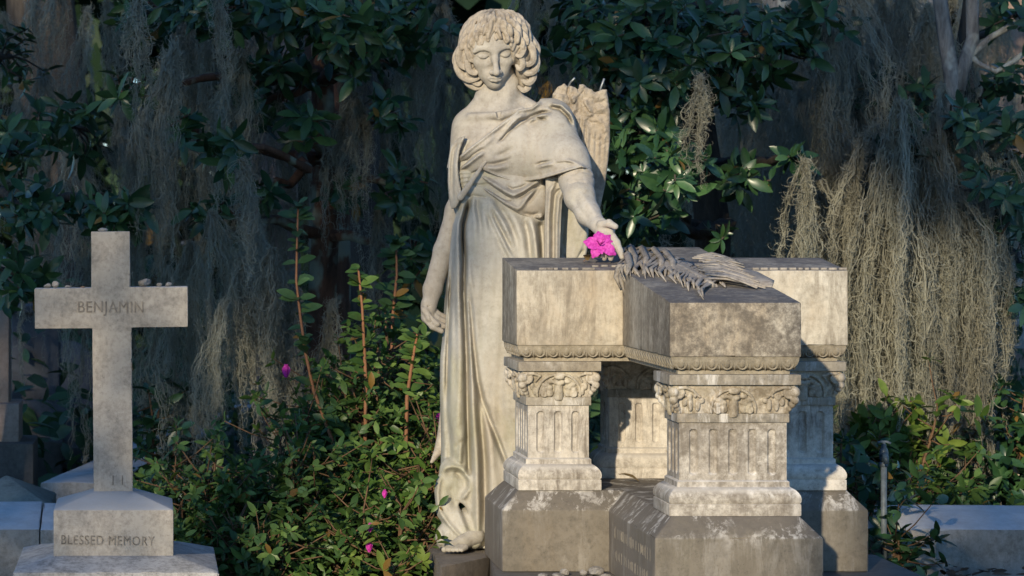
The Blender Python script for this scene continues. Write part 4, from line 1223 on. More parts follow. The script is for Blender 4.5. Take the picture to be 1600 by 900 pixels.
def build_plinth():
    mb = MB(); zt = Z_PLINTH
    pol = [(.906, 8.90), (1.075, 9.165), (1.085, 9.24), (1.085, 9.24+.001)]
    pol = [(.906, 8.90), (1.078, 9.165), (1.11, 9.25), (1.27, 9.42), (1.27, 9.85), (.93, 9.85)]
    mb.rings([[(x, y, -.05) for x, y in pol], [(x, y, zt) for x, y in pol]])
    o = mb.build('statue_plinth', M_LEDGER2, None); bevel(o, .005, 2)
    tag(o, 'low stone plinth under the bare foot of the marble angel', 'plinth')
# ================================================================== the small cross on the left, pebbles, flower
DC = 8.25
def build_cross():
    s = DC/F
    zb = zd(900, 8.1)
    root = empty('cross_gravestone', (xd(177, DC), DC+.12, .0), 'pale stone latin cross engraved BENJAMIN on a stepped pedestal', 'gravestone')
    t = .105
    yf = DC+.13   # front of the shaft
    k = yf/F
    X = lambda px: (px-VX)*k
    Z = lambda py: H-(py-VY)*k
    out = [(142.3, 362), (202.5, 361.5), (203.5, 448.5), (293.5, 447.8), (293.5, 510.6), (205.5, 512), (207.5, 772), (146.5, 772), (144.2, 513.2), (54.5, 513.5), (53.8, 450.8), (142.8, 449.6)]
    mb = MB()
    mb.rings([[(X(x), yf, Z(y)) for x, y in out], [(X(x), yf+t, Z(y)) for x, y in out]], 0, False, False)
    for f in ((0, 1, 2, 11), (11, 2, 5, 8), (2, 3, 4, 5), (8, 9, 10, 11), (8, 5, 6, 7)):
        mb.f.append(f[::-1]); mb.m.append(0); mb.f.append(tuple(12+i for i in f)); mb.m.append(0)
    o = mb.build('cross', M_CROSS, root); bevel(o, .0025, 2); weather(o, .03, .0011)
    # pedestal with a hipped top
    def block(name, x0, x1, y0, y1, z0, z1, z2, ix, iy, mat):
        m = MB()
        m.rings([[(x0, y0, z0), (x1, y0, z0), (x1, y1, z0), (x0, y1, z0)], [(x0, y0, z1), (x1, y0, z1), (x1, y1, z1), (x0, y1, z1)],
                 [(x0+ix, y0+iy, z2), (x1-ix, y0+iy, z2), (x1-ix, y1-iy, z2), (x0+ix, y1-iy, z2)]])
        b = m.build(name, mat, root); bevel(b, .004, 2); weather(b, .035, .0012); return b
    zt1, zt2, zt0 = zd(797, DC), zd(767.5, yf), zd(868.5, DC)
    block('pedestal', xd(83.5, DC), xd(271, DC), DC, DC+.365, zt0-.01, zt1, zt2, .115, .125, M_CROSS)
    d3 = DC-.14
    block('lower_step', xd(20.5, d3), xd(342, d3), d3, DC+.52, .02, zd(895, d3), zd(868.5, DC)+.0005, .115, .13, M_CROSS_STEP)
    text_mesh('inscription', 'BENJAMIN', .047, M_LETTER_DARK, root, (X(173), yf-.0018, Z(480.5)), (R(90), R(.3), 0), .0006, .86, 1.08)
    text_mesh('inscription', 'II', .040, M_LETTER_DARK, root, (X(184), yf-.0012, Z(751)), (R(90), 0, 0), .0006, .8, 2.2)
    text_mesh('inscription', 'BLESSED MEMORY', .038, M_LETTER_DARK2, root, (xd(168, DC), DC-.0024, zd(845, DC)), (R(90), R(.9), 0), .0006, .80, 1.12)
    return root

def pebble(name, loc, r, seed, mat, flat=.7, parent=None):
    bm = bmesh.new(); bmesh.ops.create_icosphere(bm, subdivisions=3, radius=1)
    rr = random.Random(seed); off = Vector((rr.uniform(0, 50), rr.uniform(0, 50), rr.uniform(0, 50)))
    ax = (rr.uniform(.85, 1.2), rr.uniform(.7, 1), flat)
    cuts = [(Vector((rr.gauss(0, 1), rr.gauss(0, 1), rr.gauss(0, 1))).normalized(), rr.uniform(.55, .85)) for _ in range(9)]
    for v in bm.verts:
        for n, c in cuts:
            e = v.co.dot(n)-c
            if e > 0: v.co -= n*e*.9
        v.co += mnoise.noise_vector(v.co*2.2+off)*.10+mnoise.noise_vector(v.co*6+off)*.05
        v.co = Vector((v.co.x*ax[0], v.co.y*ax[1], v.co.z*ax[2]))*r
    zmin = min(v.co.z for v in bm.verts)
    for v in bm.verts: v.co.z -= zmin+.0008
    me = bpy.data.meshes.new(name); bm.to_mesh(me); bm.free(); me.materials.append(mat)
    o = bpy.data.objects.new(name, me); COL.objects.link(o); o.location = loc; o.rotation_euler = (0, 0, rr.uniform(0, 6))
    return o

def build_pebbles():
    yf = DC+.13+.05; g = 'pebbles left on the stone cross'
    for px, py, w, fl, lab in ((160, 362, 17, .45, 'flat grey pebble on the very top of the stone cross'),
                               (75, 450.5, 14, .62, 'grey pebble nearest the left end of the cross arm'),
                               (87, 450.5, 17, .7, 'larger round pebble leaning beside the grey one on the left cross arm'),
                               (106, 450.2, 11, .45, 'small flat pebble alone in the middle of the left cross arm'),
                               (129, 450, 8, .4, 'tiny brown chip beside the upright on the left cross arm'),
                               (226, 448.3, 29, .48, 'largest rough grey rock on the right cross arm'),
                               (249, 448.2, 12, .65, 'small rough pebble just right of the big rock on the cross arm'),
                               (263, 448.2, 15, .5, 'flat pebble farthest out on the right cross arm')):
        d = yf; o = pebble('pebble', (xd(px, d), d, H-(py-VY)*(DC+.13)/F), w/2*d/F, px, M_PEBBLE if px != 129 else M_CHIP, fl)
        tag(o, lab, 'pebble', g)
    g = 'pebbles at the foot of the tomb'
    zb = H-1.0385
    for px, d, w, fl, lab in ((848, 8.62, 21, .35, 'flat pale pebble leftmost at the foot of the tomb'),
                              (882, 8.66, 16, .8, 'upright rounded grey pebble at the foot of the tomb'),
                              (912, 8.66, 14, .75, 'small grey pebble touching the long rock at the tomb foot'),
                              (932, 8.66, 33, .5, 'long knobbly pale rock at the foot of the tomb'),
                              (944, 8.60, 12, .7, 'orange brown pebble in the inner corner of the tomb base'),
                              (872, 8.585, 26, .4, 'broad flat pebble in front of the upright one by the tomb'),
                              (945, 8.55, 24, .5, 'pale lump of rock nearest the inscribed tomb side')):
        o = pebble('pebble', (xd(px, d), d, zb), w/2*d/F, px+3, M_CHIP if px == 944 else M_PEBBLE, fl); tag(o, lab, 'pebble', g)

def petal_mesh(mb, M, L, W, curl, m, n=7, k=5):
    vs = []
    for i in range(n+1):
        t = i/n
        w = W*1.0*(math.sin(math.pi*min(1, .05+.80*t**1.15))**.75)*(1 if t < .98 else .72)
        z = .35*L*t*(1-t)*1.3+curl*L*t*t
        for j in range(k):
            u = (j/(k-1)-.5)*2
            ruf = .05*L*math.sin(u*5+t*9)*t
            vs.append(M @ Vector((u*w, L*t*(1-.14*abs(u)**2.2*t), z+.18*w*abs(u)+ruf*.5)))
    b = len(mb.v); mb.v.extend([tuple(v) for v in vs])
    for i in range(n):
        for j in range(k-1):
            mb.f.append((b+i*k+j, b+i*k+j+1, b+(i+1)*k+j+1, b+(i+1)*k+j)); mb.m.append(m)

def build_flower():
    d = 8.98; c = Vector(pt(937.5, 383, d))
    root = empty('azalea_flower', c, 'cut magenta azalea flower lying on the tomb under the fingers of the angel', 'flower')
    s = d/F
    face = Vector((-.12, -.92, .36)).normalized()
    ux = Vector((0, 0, 1)).cross(face).normalized()*-1; uz = face.cross(ux).normalized()
    if uz.z < 0: uz = -uz
    # (angle from up, clockwise in the picture, length px, width px)
    for a, L, W in ((-6, 25, 9), (42, 25, 6.5), (70, 22, 7), (121, 29, 9), (-74, 27, 9), (-108, 20, 6.5), (-150, 24, 8), (170, 17, 6)):
        mb = MB()
        an = R(a)
        dr = (ux*math.sin(an)*(1)+uz*math.cos(an)).normalized()
        if (ux.x < 0): dr = (-ux*math.sin(an)+uz*math.cos(an)).normalized()
        sd = dr.cross(face).normalized()
        M = Matrix((sd, dr, face)).transposed().to_4x4(); M.translation = c
        petal_mesh(mb, M, L*s, W*s, -.12 if L > 20 else .25, 0)
        mb.build('petal', M_PETAL, root, True)
    st = MB()
    rr = random.Random(2)
    for k in range(9):
        an = rr.uniform(0, 6.28)
        tip = c+face*.034*rr.uniform(.7, 1.1)+ux*.010*math.cos(an)+uz*.010*math.sin(an)+uz*.004
        st.tube([c, (c+tip)/2-uz*.002, tip], .0007, 5); st.tube([tip, tip+face*.002], .0016, 5)
    st.build('stamens', M_PETAL_DARK, root, True)
    st = MB(); q = slabpt(912, 411, .006)
    st.tube([c-face*.01, c-face*.014-uz*.03, slabpt(928, 405, .02), q], [.002, .0022, .002, .0012], 6)
    st.build('stalk', M_TWIG, root, True)
    for p0, an, L in ((Vector(slabpt(918, 411, .008)), 2.9, .04), (Vector(slabpt(940, 407, .012)), 1.2, .035), (Vector(slabpt(925, 409, .01)), 3.9, .03)):
        M = Matrix.Rotation(an, 4, 'Z') @ Matrix.Rotation(R(25), 4, 'X'); M.translation = p0
        lf = MB(); petal_mesh(lf, M, L, .012, .05, 0); lf.build('leaf', M_DRYLEAF, root, True)
    # a fallen leaf on the tomb floor
    mb = MB()
    M = Matrix.Rotation(1.2, 4, 'Z') @ Matrix.Rotation(R(12), 4, 'X'); M.translation = Vector((xd(998, 9.05), 9.05, H-.789))
    petal_mesh(mb, M, .07, .024, .1, 0)
    o = mb.build('fallen_leaf', M_DRYLEAF, None, True); tag(o, 'curled brown fallen leaf on the tomb floor between the pillars', 'leaf')
# ================================================================== plants
def nrm(a): return a/np.maximum(np.linalg.norm(a, axis=-1, keepdims=True), 1e-9)

LEAF_T = np.array([0, .10, .34, .64, .87, 1.0])
def leaves_mesh(name, P, T, N, L, W, mat, parent=None, droop=.18, fold=.25, shape=(.06, .34, .93, .95, .52, .03)):
    """one mesh of folded, drooping oval leaves: P base, T direction, N upper side, L length, W half width"""
    n = len(P); T = nrm(T); S = nrm(np.cross(T, N)); N = np.cross(S, T)
    L = np.broadcast_to(L, (n,))[:, None]; W = np.broadcast_to(W, (n,))[:, None]
    rows = len(LEAF_T); V = np.empty((n, rows*3, 3)); k = 0
    dr = droop*np.random.default_rng(n).uniform(.2, 1.9, (n, 1))
    for i, t in enumerate(LEAF_T):
        for j in (-1, 0, 1):
            w = shape[i]
            V[:, k] = P+T*(L*t)-N*(L*dr*t*t)+S*(W*w*j)+N*(W*w*fold*abs(j))
            k += 1
    q = []
    for i in range(rows-1):
        for j in range(2):
            a = i*3+j; q.append((a, a+1, a+4, a+3))
    Q = (np.arange(n)[:, None, None]*(rows*3)+np.array(q)[None]).reshape(-1, 4)
    o = mesh_obj(name, V.reshape(-1, 3), Q, mat, parent, True)
    tone = np.clip(np.random.default_rng(n+5).beta(2, 2, n), 0, 1); old = np.random.default_rng(n+9).uniform(0, 1, n) > .985
    tone = np.where(old, 2.0, tone)
    at = o.data.attributes.new('tone', 'FLOAT', 'POINT'); at.data.foreach_set('value', np.repeat(tone, rows*3).astype(np.float32))
    return o

def rosettes(C, D, rg, k=(6, 9), ang=(50, 88), L=(.08, .12)):
    """whorls of leaves at twig ends C with directions D"""
    Ps, Ts, Ns, Ls = [], [], [], []
    for c, d in zip(C, nrm(np.asarray(D, float))):
        m = rg.integers(k[0], k[1]+1)
        a = np.cross(d, [.3, .2, .9]); a = nrm(a); b = np.cross(d, a)
        th = rg.uniform(0, 6.28)+np.arange(m)*2.4
        el = np.radians(rg.uniform(ang[0], ang[1]+12, m))
        t = (a*np.cos(th)[:, None]+b*np.sin(th)[:, None])*np.sin(el)[:, None]+d*np.cos(el)[:, None]
        Ps.append(np.repeat(c[None], m, 0)-d*rg.uniform(0, .03, m)[:, None]); Ts.append(t)
        Ns.append(np.repeat(d[None], m, 0)+rg.normal(0, .42, (m, 3))); Ls.append(rg.uniform(L[0]*.8, L[1], m)*rg.choice([1, 1, .75, .5], m))
    return np.concatenate(Ps), np.concatenate(Ts), np.concatenate(Ns), np.concatenate(Ls)

def tubes(name, paths, mat, parent=None, n=5):
    mb = MB()
    for p, r in paths: mb.tube(p, r, n)
    return mb.build(name, mat, parent, True)

def wander(a, b, n, amp, rr, sag=0):
    a, b = Vector(a), Vector(b); L = (b-a).length; pts = []
    off = Vector((rr.uniform(0, 99), rr.uniform(0, 99), rr.uniform(0, 99)))
    for i in range(n+1):
        t = i/n
        p = a.lerp(b, t)+mnoise.noise_vector(off+Vector((t*2.6, 0, 0)))*amp*L*math.sin(math.pi*t)
        p.z -= sag*L*4*t*(1-t)*.25
        pts.append(p)
    return pts

def blob_pts(px, py, d, rx, ry, rd, n, rg):
    """points filling an uneven cloud around a place seen at (px,py,d); radii in photo px / metres"""
    c = np.array(pt(px, py, d)); s = d/F
    u = rg.normal(0, 1, (n, 3)); u = nrm(u)*rg.uniform(.15, 1, (n, 1))**.5
    return c+u*np.array([rx*s, rd, ry*s])

TREE_SEED = [0]
def broadleaf(name, label, group, base, blobs, trunk_r, lean, mat_leaf, mat_bark, L=(.07, .112), wr=.19, seed=1, twig_up=.35):
    """tree with limbs to each leaf cloud, twigs to each whorl"""
    rg = np.random.default_rng(seed); rr = random.Random(seed)
    root = empty(name, base, label, 'tree', group)
    top = Vector(lean); paths = []
    tp = wander(base, top, 10, .05, rr); tr = [trunk_r*(1-.55*i/10) for i in range(11)]
    paths.append((tp, tr))
    C, D = [], []
    for b in blobs:
        P = blob_pts(*b, rg)
        cen = Vector(P.mean(0))
        st = min(tp[3:], key=lambda q: (q-cen).length+abs(q.z-cen.z)*.4)
        lp = wander(st, cen, 9, .12, rr, -.1)
        paths.append((lp, [trunk_r*.32*(1-.75*i/9)+.004 for i in range(10)]))
        for p in P:
            pv = Vector(p)
            q = min(lp[2:], key=lambda k: (k-pv).length)
            if rr.random() < .55:
                mid = q.lerp(pv, .5)+Vector((rr.gauss(0, .03), rr.gauss(0, .03), rr.gauss(0, .03)))
                paths.append(([q, mid, pv], [.006, .0045, .003]))
            d = (pv-q); d = d.normalized() if d.length > .01 else Vector((0, 0, 1))
            C.append(p); D.append(np.array(d)*.6+np.array([rr.gauss(0, .35), rr.gauss(-.25, .3), twig_up+rr.gauss(0, .3)]))
    tubes('trunk', paths, mat_bark, root, 5)
    P, T, N, LL = rosettes(np.array(C), np.array(D), rg, L=L)
    leaves_mesh('crown', P, T, N, LL, LL*wr, mat_leaf, root)
    return root

# ------------------------------------------------------------------ Spanish moss
def moss_mesh(name, seed, length, rad, ns, fuzz=420, wid=.0015, taper=.75):
    rg = np.random.default_rng(seed); V, Q = [], []
    def ribbon(P, w):
        n = len(P); tg = nrm(np.gradient(P, axis=0)); sd = nrm(np.cross(tg, nrm(rg.normal(0, 1, 3))[None].repeat(n, 0)))
        ww = w*np.linspace(1, .45, n)[:, None]
        b = sum(len(x) for x in V)
        V.append(np.stack([P-sd*ww, P+sd*ww], 1).reshape(-1, 3))
        i = np.arange(n-1)*2+b
        Q.append(np.stack([i, i+1, i+3, i+2], 1))
    ncol = max(3, int(ns/20)); nodes = []
    for c in range(ncol):
        ctr = rg.normal(0, rad*.6, 2)*(.3 if c == 0 else 1); ll = length*(1.0 if c == 0 else rg.uniform(.25, .95)); rr0 = rg.uniform(.014, .05)
        nn = int(ll/.02); z = -np.linspace(0, 1, nn)*ll
        sway = np.cumsum(rg.normal(0, .0045, (nn, 2)), 0)
        m = ns//ncol
        for k in range(m):
            st = int(nn*max(0, rg.uniform(-.9, .4))); en = int(nn*rg.uniform(.55, 1.0)) if k else nn
            if en-st < 8: continue
            t = np.arange(st, en)/nn
            a = rg.uniform(0, 6.28)+np.cumsum(rg.normal(0, .22, en-st)); r = rr0*rg.uniform(.1, 1.15)*(1-.85*t**1.3)*np.minimum(1, .08+t*2.6)
            w = rg.normal(0, .0034, (en-st, 2)); w = w+np.roll(w, 1, 0)-np.roll(w, 3, 0)
            P = np.empty((en-st, 3)); tk = np.minimum(1, .06+t*2.6)*(1-.3*t); P[:, 0] = ctr[0]*tk+sway[st:en, 0]+r*np.cos(a)+w[:, 0]; P[:, 1] = ctr[1]*tk+sway[st:en, 1]+r*np.sin(a)+w[:, 1]
            P[:, 2] = z[st:en]+rg.normal(0, .007, en-st)
            ribbon(P, wid*rg.uniform(.7, 1.2)); nodes.append(P)
    for k in range(fuzz):
        P0 = nodes[rg.integers(0, len(nodes))]; p = P0[rg.integers(0, len(P0))]
        n = 6; d = nrm(rg.normal(0, 1, 3)*np.array([1, 1, .5])+np.array([0, 0, -.5])); ax = nrm(rg.normal(0, 1, 3)); R0 = rg.uniform(.008, .03)
        a = np.linspace(0, rg.uniform(1.0, 3.0), n)[:, None]; e = np.cross(d, ax)
        ribbon(p+(d*np.sin(a)+e*(1-np.cos(a)))*R0, wid*.7)
    me_o = mesh_obj(name, np.concatenate(V), np.concatenate(Q), M_MOSS, None, True)
    return me_o

def build_moss():
    protos = []
    for i, (L, r, ns) in enumerate(((1.35, .15, 200), (1.0, .11, 150), (1.7, .17, 230), (.6, .05, 90), (.85, .16, 180), (1.2, .085, 120))):
        protos.append(moss_mesh('spanish_moss', 20+i, L, r, ns, fuzz=int(ns*13)))
    used = [False]*len(protos)
    rr = random.Random(11)
    def put(k, px, py, d, sc, label, group=None, sz=1.0):
        o = protos[k] if not used[k] else protos[k].copy()
        if used[k]: COL.objects.link(o)
        used[k] = True
        o.location = pt(px, py, d); o.rotation_euler = (rr.gauss(0, .03), rr.gauss(0, .03), rr.uniform(0, 6.28)); o.scale = (sc, sc, sc*sz)
        tag(o, label, 'moss', group); return o
    # clumps that stand out
    put(3, 548/2.5+0, -20, 10.2, 1.0, 'thin grey moss strand hanging at the top edge above the stone cross')
    put(1, 275, 70, 10.6, 1.0, 'long pointed moss clump hanging straight above the right end of the stone cross arm')
    put(3, 377, 250, 10.3, 1.0, 'small grey moss tuft hanging left of the tall azalea stem', sz=.8)
    put(3, 1094, 118, 10.4, .95, 'short curly moss tuft hanging among the leaves right of the broken wing', sz=.72)
    put(3, 335, -30, 10.2, .8, 'single wispy moss thread hanging in front of the dark leaves')
    put(5, 1258, 250, 10.7, 1.0, 'brown moss clump hanging just behind the right arm of the tomb')
    # the dark curtain on the left
    lab = 'grey Spanish moss hanging in the shaded thicket left of the angel'; g = 'moss curtain in the shade'
    for px in range(-30, 700, 50):
        for row in range(2):
            x = px+rr.uniform(-18, 18); y = rr.choice((-60, -20, 30, 120, 200))+row*90+rr.uniform(-40, 40)
            d = rr.uniform(11.0, 13.2)
            if 470 < x < 700 and y > 250: continue
            put(rr.choice((0, 1, 2, 4, 5, 2)), x, y, d, rr.uniform(.75, 1.15), lab, g)
    lab = 'brownish moss hanging over the azalea stems left of the angel'; g = 'moss over the azaleas'
    for (x, y, k, d) in ((330, 330, 0, 10.9), (375, 400, 4, 10.8), (425, 390, 4, 10.7), (300, 380, 2, 11.2), (455, 430, 1, 10.9), (350, 470, 5, 10.7), (265, 420, 0, 11.4), (520, 470, 5, 11.0), (430, 520, 1, 10.9), (590, 330, 5, 11.4), (400, 340, 0, 11.2)):
        put(k, x, y, d, rr.uniform(.7, .95), lab, g)
    # the sunlit curtain on the right
    lab = 'pale golden Spanish moss hanging in the sun behind the right side of the tomb'; g = 'moss curtain in the sun'
    cols = []
    for x in range(1278, 1566, 16):
        k = rr.choice((0, 1, 5, 5, 2)); y = (330 if x < 1296 else 215)+rr.uniform(0, 150)+max(0, x-1500)*1.2
        cols.append((x, y, k, rr.uniform(.75, 1.1), rr.uniform(.95, 1.2)))
    for x in range(1290, 1540, 22): cols.append((x, 440+rr.uniform(-20, 60), rr.choice((1, 5)), rr.uniform(.75, .95), 1))
    for (x, y, k, sc, sz) in cols:
        put(k, x+rr.uniform(-5, 5), y-(90 if y < 400 else 50)+rr.uniform(-15, 15), rr.uniform(10.8, 11.8), sc*1.12, lab, g, sz*1.08)
    # shaded moss upper right
    lab = 'blue grey moss veil hanging in the shade at the upper right'; g = 'moss veil upper right'
    for (x, y, d) in ((1300, -40, 11.6), (1335, -20, 11.9), (1375, 0, 12.2), (1410, -30, 12.0), (1440, 60, 12.5), (1340, 90, 12.2), (1480, 130, 12.3), (1260, -10, 12.6), (1525, 150, 12.6), (1230, 60, 12.8), (1180, 40, 12.9), (1575, 240, 12.8), (870, -20, 12.6), (690, -10, 12.2), (840, -60, 12.4), (1390, 120, 12.2), (1450, 10, 11.8)):
        put(rr.choice((0, 2, 2, 4)), x, y, d, rr.uniform(.8, 1.2), lab, g)
    lab = 'pale far moss column hanging in blue light beyond the large evergreen'; g = 'far moss columns'
    for px in range(1130, 1580, 30):
        for row in range(2):
            put(rr.choice((0, 2, 2)), px+rr.uniform(-12, 12), -20+row*170+rr.uniform(-60, 40), rr.uniform(14.0, 16.5), rr.uniform(1.1, 1.5), lab, g)
    for i, u in enumerate(used):
        if not u: bpy.data.objects.remove(protos[i])

# ------------------------------------------------------------------ azaleas
def azalea(label, px, d, py_top, halfw, seed, nst=9, nros=120, lit=True, buds=(), L=(.035, .06), mat=None, cat='shrub', group='azalea shrubs'):
    rg = np.random.default_rng(seed); rr = random.Random(seed)
    x0 = xd(px, d); zt = zd(py_top, d); hw = halfw*d/F
    root = empty('azalea_shrub', (x0, d, 0), label, cat, group)
    paths, C, D = [], [], []
    for k in range(nst):
        a = rr.uniform(0, 6.28); r = rr.uniform(.2, 1)**.6
        tip = Vector((x0+hw*r*math.cos(a), d+hw*.75*r*math.sin(a), zt*(1-.45*r*r)*rr.uniform(.75, 1.0)))
        b = Vector((x0+hw*.35*math.cos(a)*rr.random(), d+hw*.3*math.sin(a)*rr.random(), -.03))
        st = wander(b, tip, 8, .10, rr)
        paths.append((st, [.008*(1-.7*i/8)+.0012 for i in range(9)]))
        m = nros//nst
        for j in range(m):
            t = rr.uniform(.18, 1)**.8; i = min(int(t*8), 7); q = st[i].lerp(st[i+1], t*8-i)
            off = Vector((rr.gauss(0, 1), rr.gauss(0, 1), rr.gauss(.3, .7))).normalized()*rr.uniform(.05, .24)
            p = q+off
            if p.z < .02: p.z = rr.uniform(.02, .1)
            if rr.random() < .6: paths.append(([q, q.lerp(p, .5)+Vector((0, 0, -.01)), p], [.003, .0024, .0016]))
            C.append(np.array(p)); D.append(np.array(off)*2.2+np.array([0, -.15, .55])+rg.normal(0, .25, 3))
        C.append(np.array(tip)); D.append(np.array([0, 0, 1.0]))
    tubes('stem', paths, M_STEM, root, 5)
    P, T, N, LL = rosettes(np.array(C), np.array(D), rg, k=(5, 8), ang=(40, 90), L=L)
    leaves_mesh('foliage', P, T, N, LL, LL*.21, mat or M_AZALEA, root)
    for (bx, by, bd, sc) in buds:
        mb = MB(); c = Vector(pt(bx, by, bd)); s = sc*bd/F
        for k in range(4):
            a = k*1.57+.4
            M = Matrix.Rotation(a, 4, 'Z') @ Matrix.Rotation(R(72), 4, 'X'); M.translation = c
            petal_mesh(mb, M, s*1.9, s*.62, .18, 0)
        mb.build('flower_bud', M_PETAL, root, True)
        sb = MB(); q = min((Vector(p) for p in C), key=lambda k: (k-c).length)
        sb.tube([c, c.lerp(q, .5), q], [.0016, .0016, .0014], 5); sb.build('bud_stalk', M_STEM, root, True)
    return root

def tall_stem(label, pts, d, seed, mat_l, n=22, L=(.06, .085)):
    """one leggy azalea shoot with leaves up its length"""
    rg = np.random.default_rng(seed)
    root = empty('azalea_shoot', (xd(pts[0][0], d), d, 0), label, 'plant', 'tall azalea shoots')
    P3 = [Vector((xd(pts[0][0], d)-.01, d+.02, -.02))]+[Vector(pt(x, y, d)) for x, y in pts]
    tubes('stem', [(P3, [.0075]+[.0068*(1-.6*i/len(pts)) for i in range(len(pts))])], M_STEM_RED, root, 6)
    C, D = [], []
    Ps, Ts, Ns = [], [], []
    up = P3[1:]
    for k in range(n):
        t = min(1, max(.05, (k/(n-1))*.92+.08+rg.normal(0, .03))); f = t*(len(up)-1); i = min(int(f), len(up)-2); q = up[i].lerp(up[i+1], f-i)
        for s in range(rg.integers(1, 4)):
            a = rg.uniform(0, 6.28)
            Ps.append(q); Ts.append((math.cos(a), math.sin(a)*.7, rg.uniform(-.15, .6))); Ns.append((rg.normal(0, .3), -.75, .75))
    C.append(np.array(up[-1])); D.append(np.array([0, 0, 1.0]))
    P, T, N, LL = rosettes(np.array(C), np.array(D), rg, k=(5, 7), L=(.035, .05))
    P = np.concatenate([np.array(Ps), P]); T = np.concatenate([np.array(Ts), T]); N = np.concatenate([np.array(Ns), N]); LL = np.concatenate([rg.uniform(L[0]*.55, L[1], len(Ps)), LL])
    leaves_mesh('foliage', P, T, N, LL, LL*.27, mat_l, root)

def build_shrubs():
    azalea('sunlit azalea shrub touching the hanging hand of the angel', 620, 10.15, 470, 120, 41, 12, 420, buds=((686, 661, 9.9, 9),))
    azalea('azalea shrub with a pink bud standing under the tall reddish shoot', 500, 10.1, 560, 110, 42, 12, 380, buds=((447, 590, 9.95, 11),))
    azalea('leafy dark azalea right beside the pedestal of the stone cross', 290, 9.7, 690, 100, 43, 11, 300)
    azalea('low azalea with two magenta buds in front of the gown hem', 590, 9.55, 760, 110, 44, 11, 330, buds=((578, 832, 9.35, 8), (577, 863, 9.35, 9), (601, 778, 9.4, 7)))
    azalea('dense azalea in the shade between the cross pedestal and the angel', 420, 9.8, 660, 110, 45, 12, 360)
    azalea('low azalea growing in front of the thicket near the bottom edge', 400, 9.4, 800, 90, 46, 9, 200)
    azalea('tall leafy azalea reaching the hip of the angel just left of the gown', 640, 10.45, 425, 95, 141, 12, 330)
    azalea('sunny azalea in the middle of the thicket behind the pink buds', 545, 10.3, 470, 100, 142, 12, 360, mat=M_AZALEA_SUNLIT)
    azalea('low sunlit azalea close to the plinth of the angel', 655, 9.75, 640, 70, 143, 9, 220, mat=M_AZALEA_SUNLIT)
    azalea('bright green young shoot at the plinth corner', 625, 9.2, 862, 32, 47, 4, 22, L=(.05, .07), mat=M_LEAF_BRIGHT)
    azalea('small dark shrub behind the right end of the tomb base', 1335, 10.0, 640, 45, 48, 6, 70, L=(.06, .09), mat=M_MAGNOLIA)
    azalea('low glossy shrub around the foot of the water tap', 1392, 9.7, 830, 36, 49, 5, 26, L=(.06, .085), mat=M_MAGNOLIA)
    azalea('sunlit yellow green bush under the golden moss', 1425, 10.75, 590, 115, 50, 11, 190, L=(.06, .095), mat=M_LEAF_BRIGHT)
    azalea('dark rounded bush behind the low wall at the right', 1440, 10.55, 720, 70, 51, 10, 260, L=(.05, .07), mat=M_AZALEA)
    azalea('shaded bush at the lower right edge behind the low wall', 1580, 11.0, 560, 90, 52, 11, 260, L=(.06, .09), mat=M_MAGNOLIA)
    azalea('dark leafy sapling behind the upright of the stone cross', 262, 11.2, 560, 55, 53, 6, 70, L=(.07, .1), mat=M_MAGNOLIA)
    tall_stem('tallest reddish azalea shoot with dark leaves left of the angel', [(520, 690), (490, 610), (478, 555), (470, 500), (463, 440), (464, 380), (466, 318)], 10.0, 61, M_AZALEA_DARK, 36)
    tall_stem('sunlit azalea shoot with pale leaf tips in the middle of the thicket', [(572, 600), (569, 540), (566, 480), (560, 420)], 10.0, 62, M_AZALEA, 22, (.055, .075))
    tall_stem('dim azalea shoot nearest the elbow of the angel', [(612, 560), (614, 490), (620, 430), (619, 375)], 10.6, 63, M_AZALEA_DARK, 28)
    tall_stem('short orange azalea shoot beside the hanging marble hand', [(636, 620), (645, 560), (652, 522)], 9.9, 64, M_AZALEA, 14, (.05, .065))

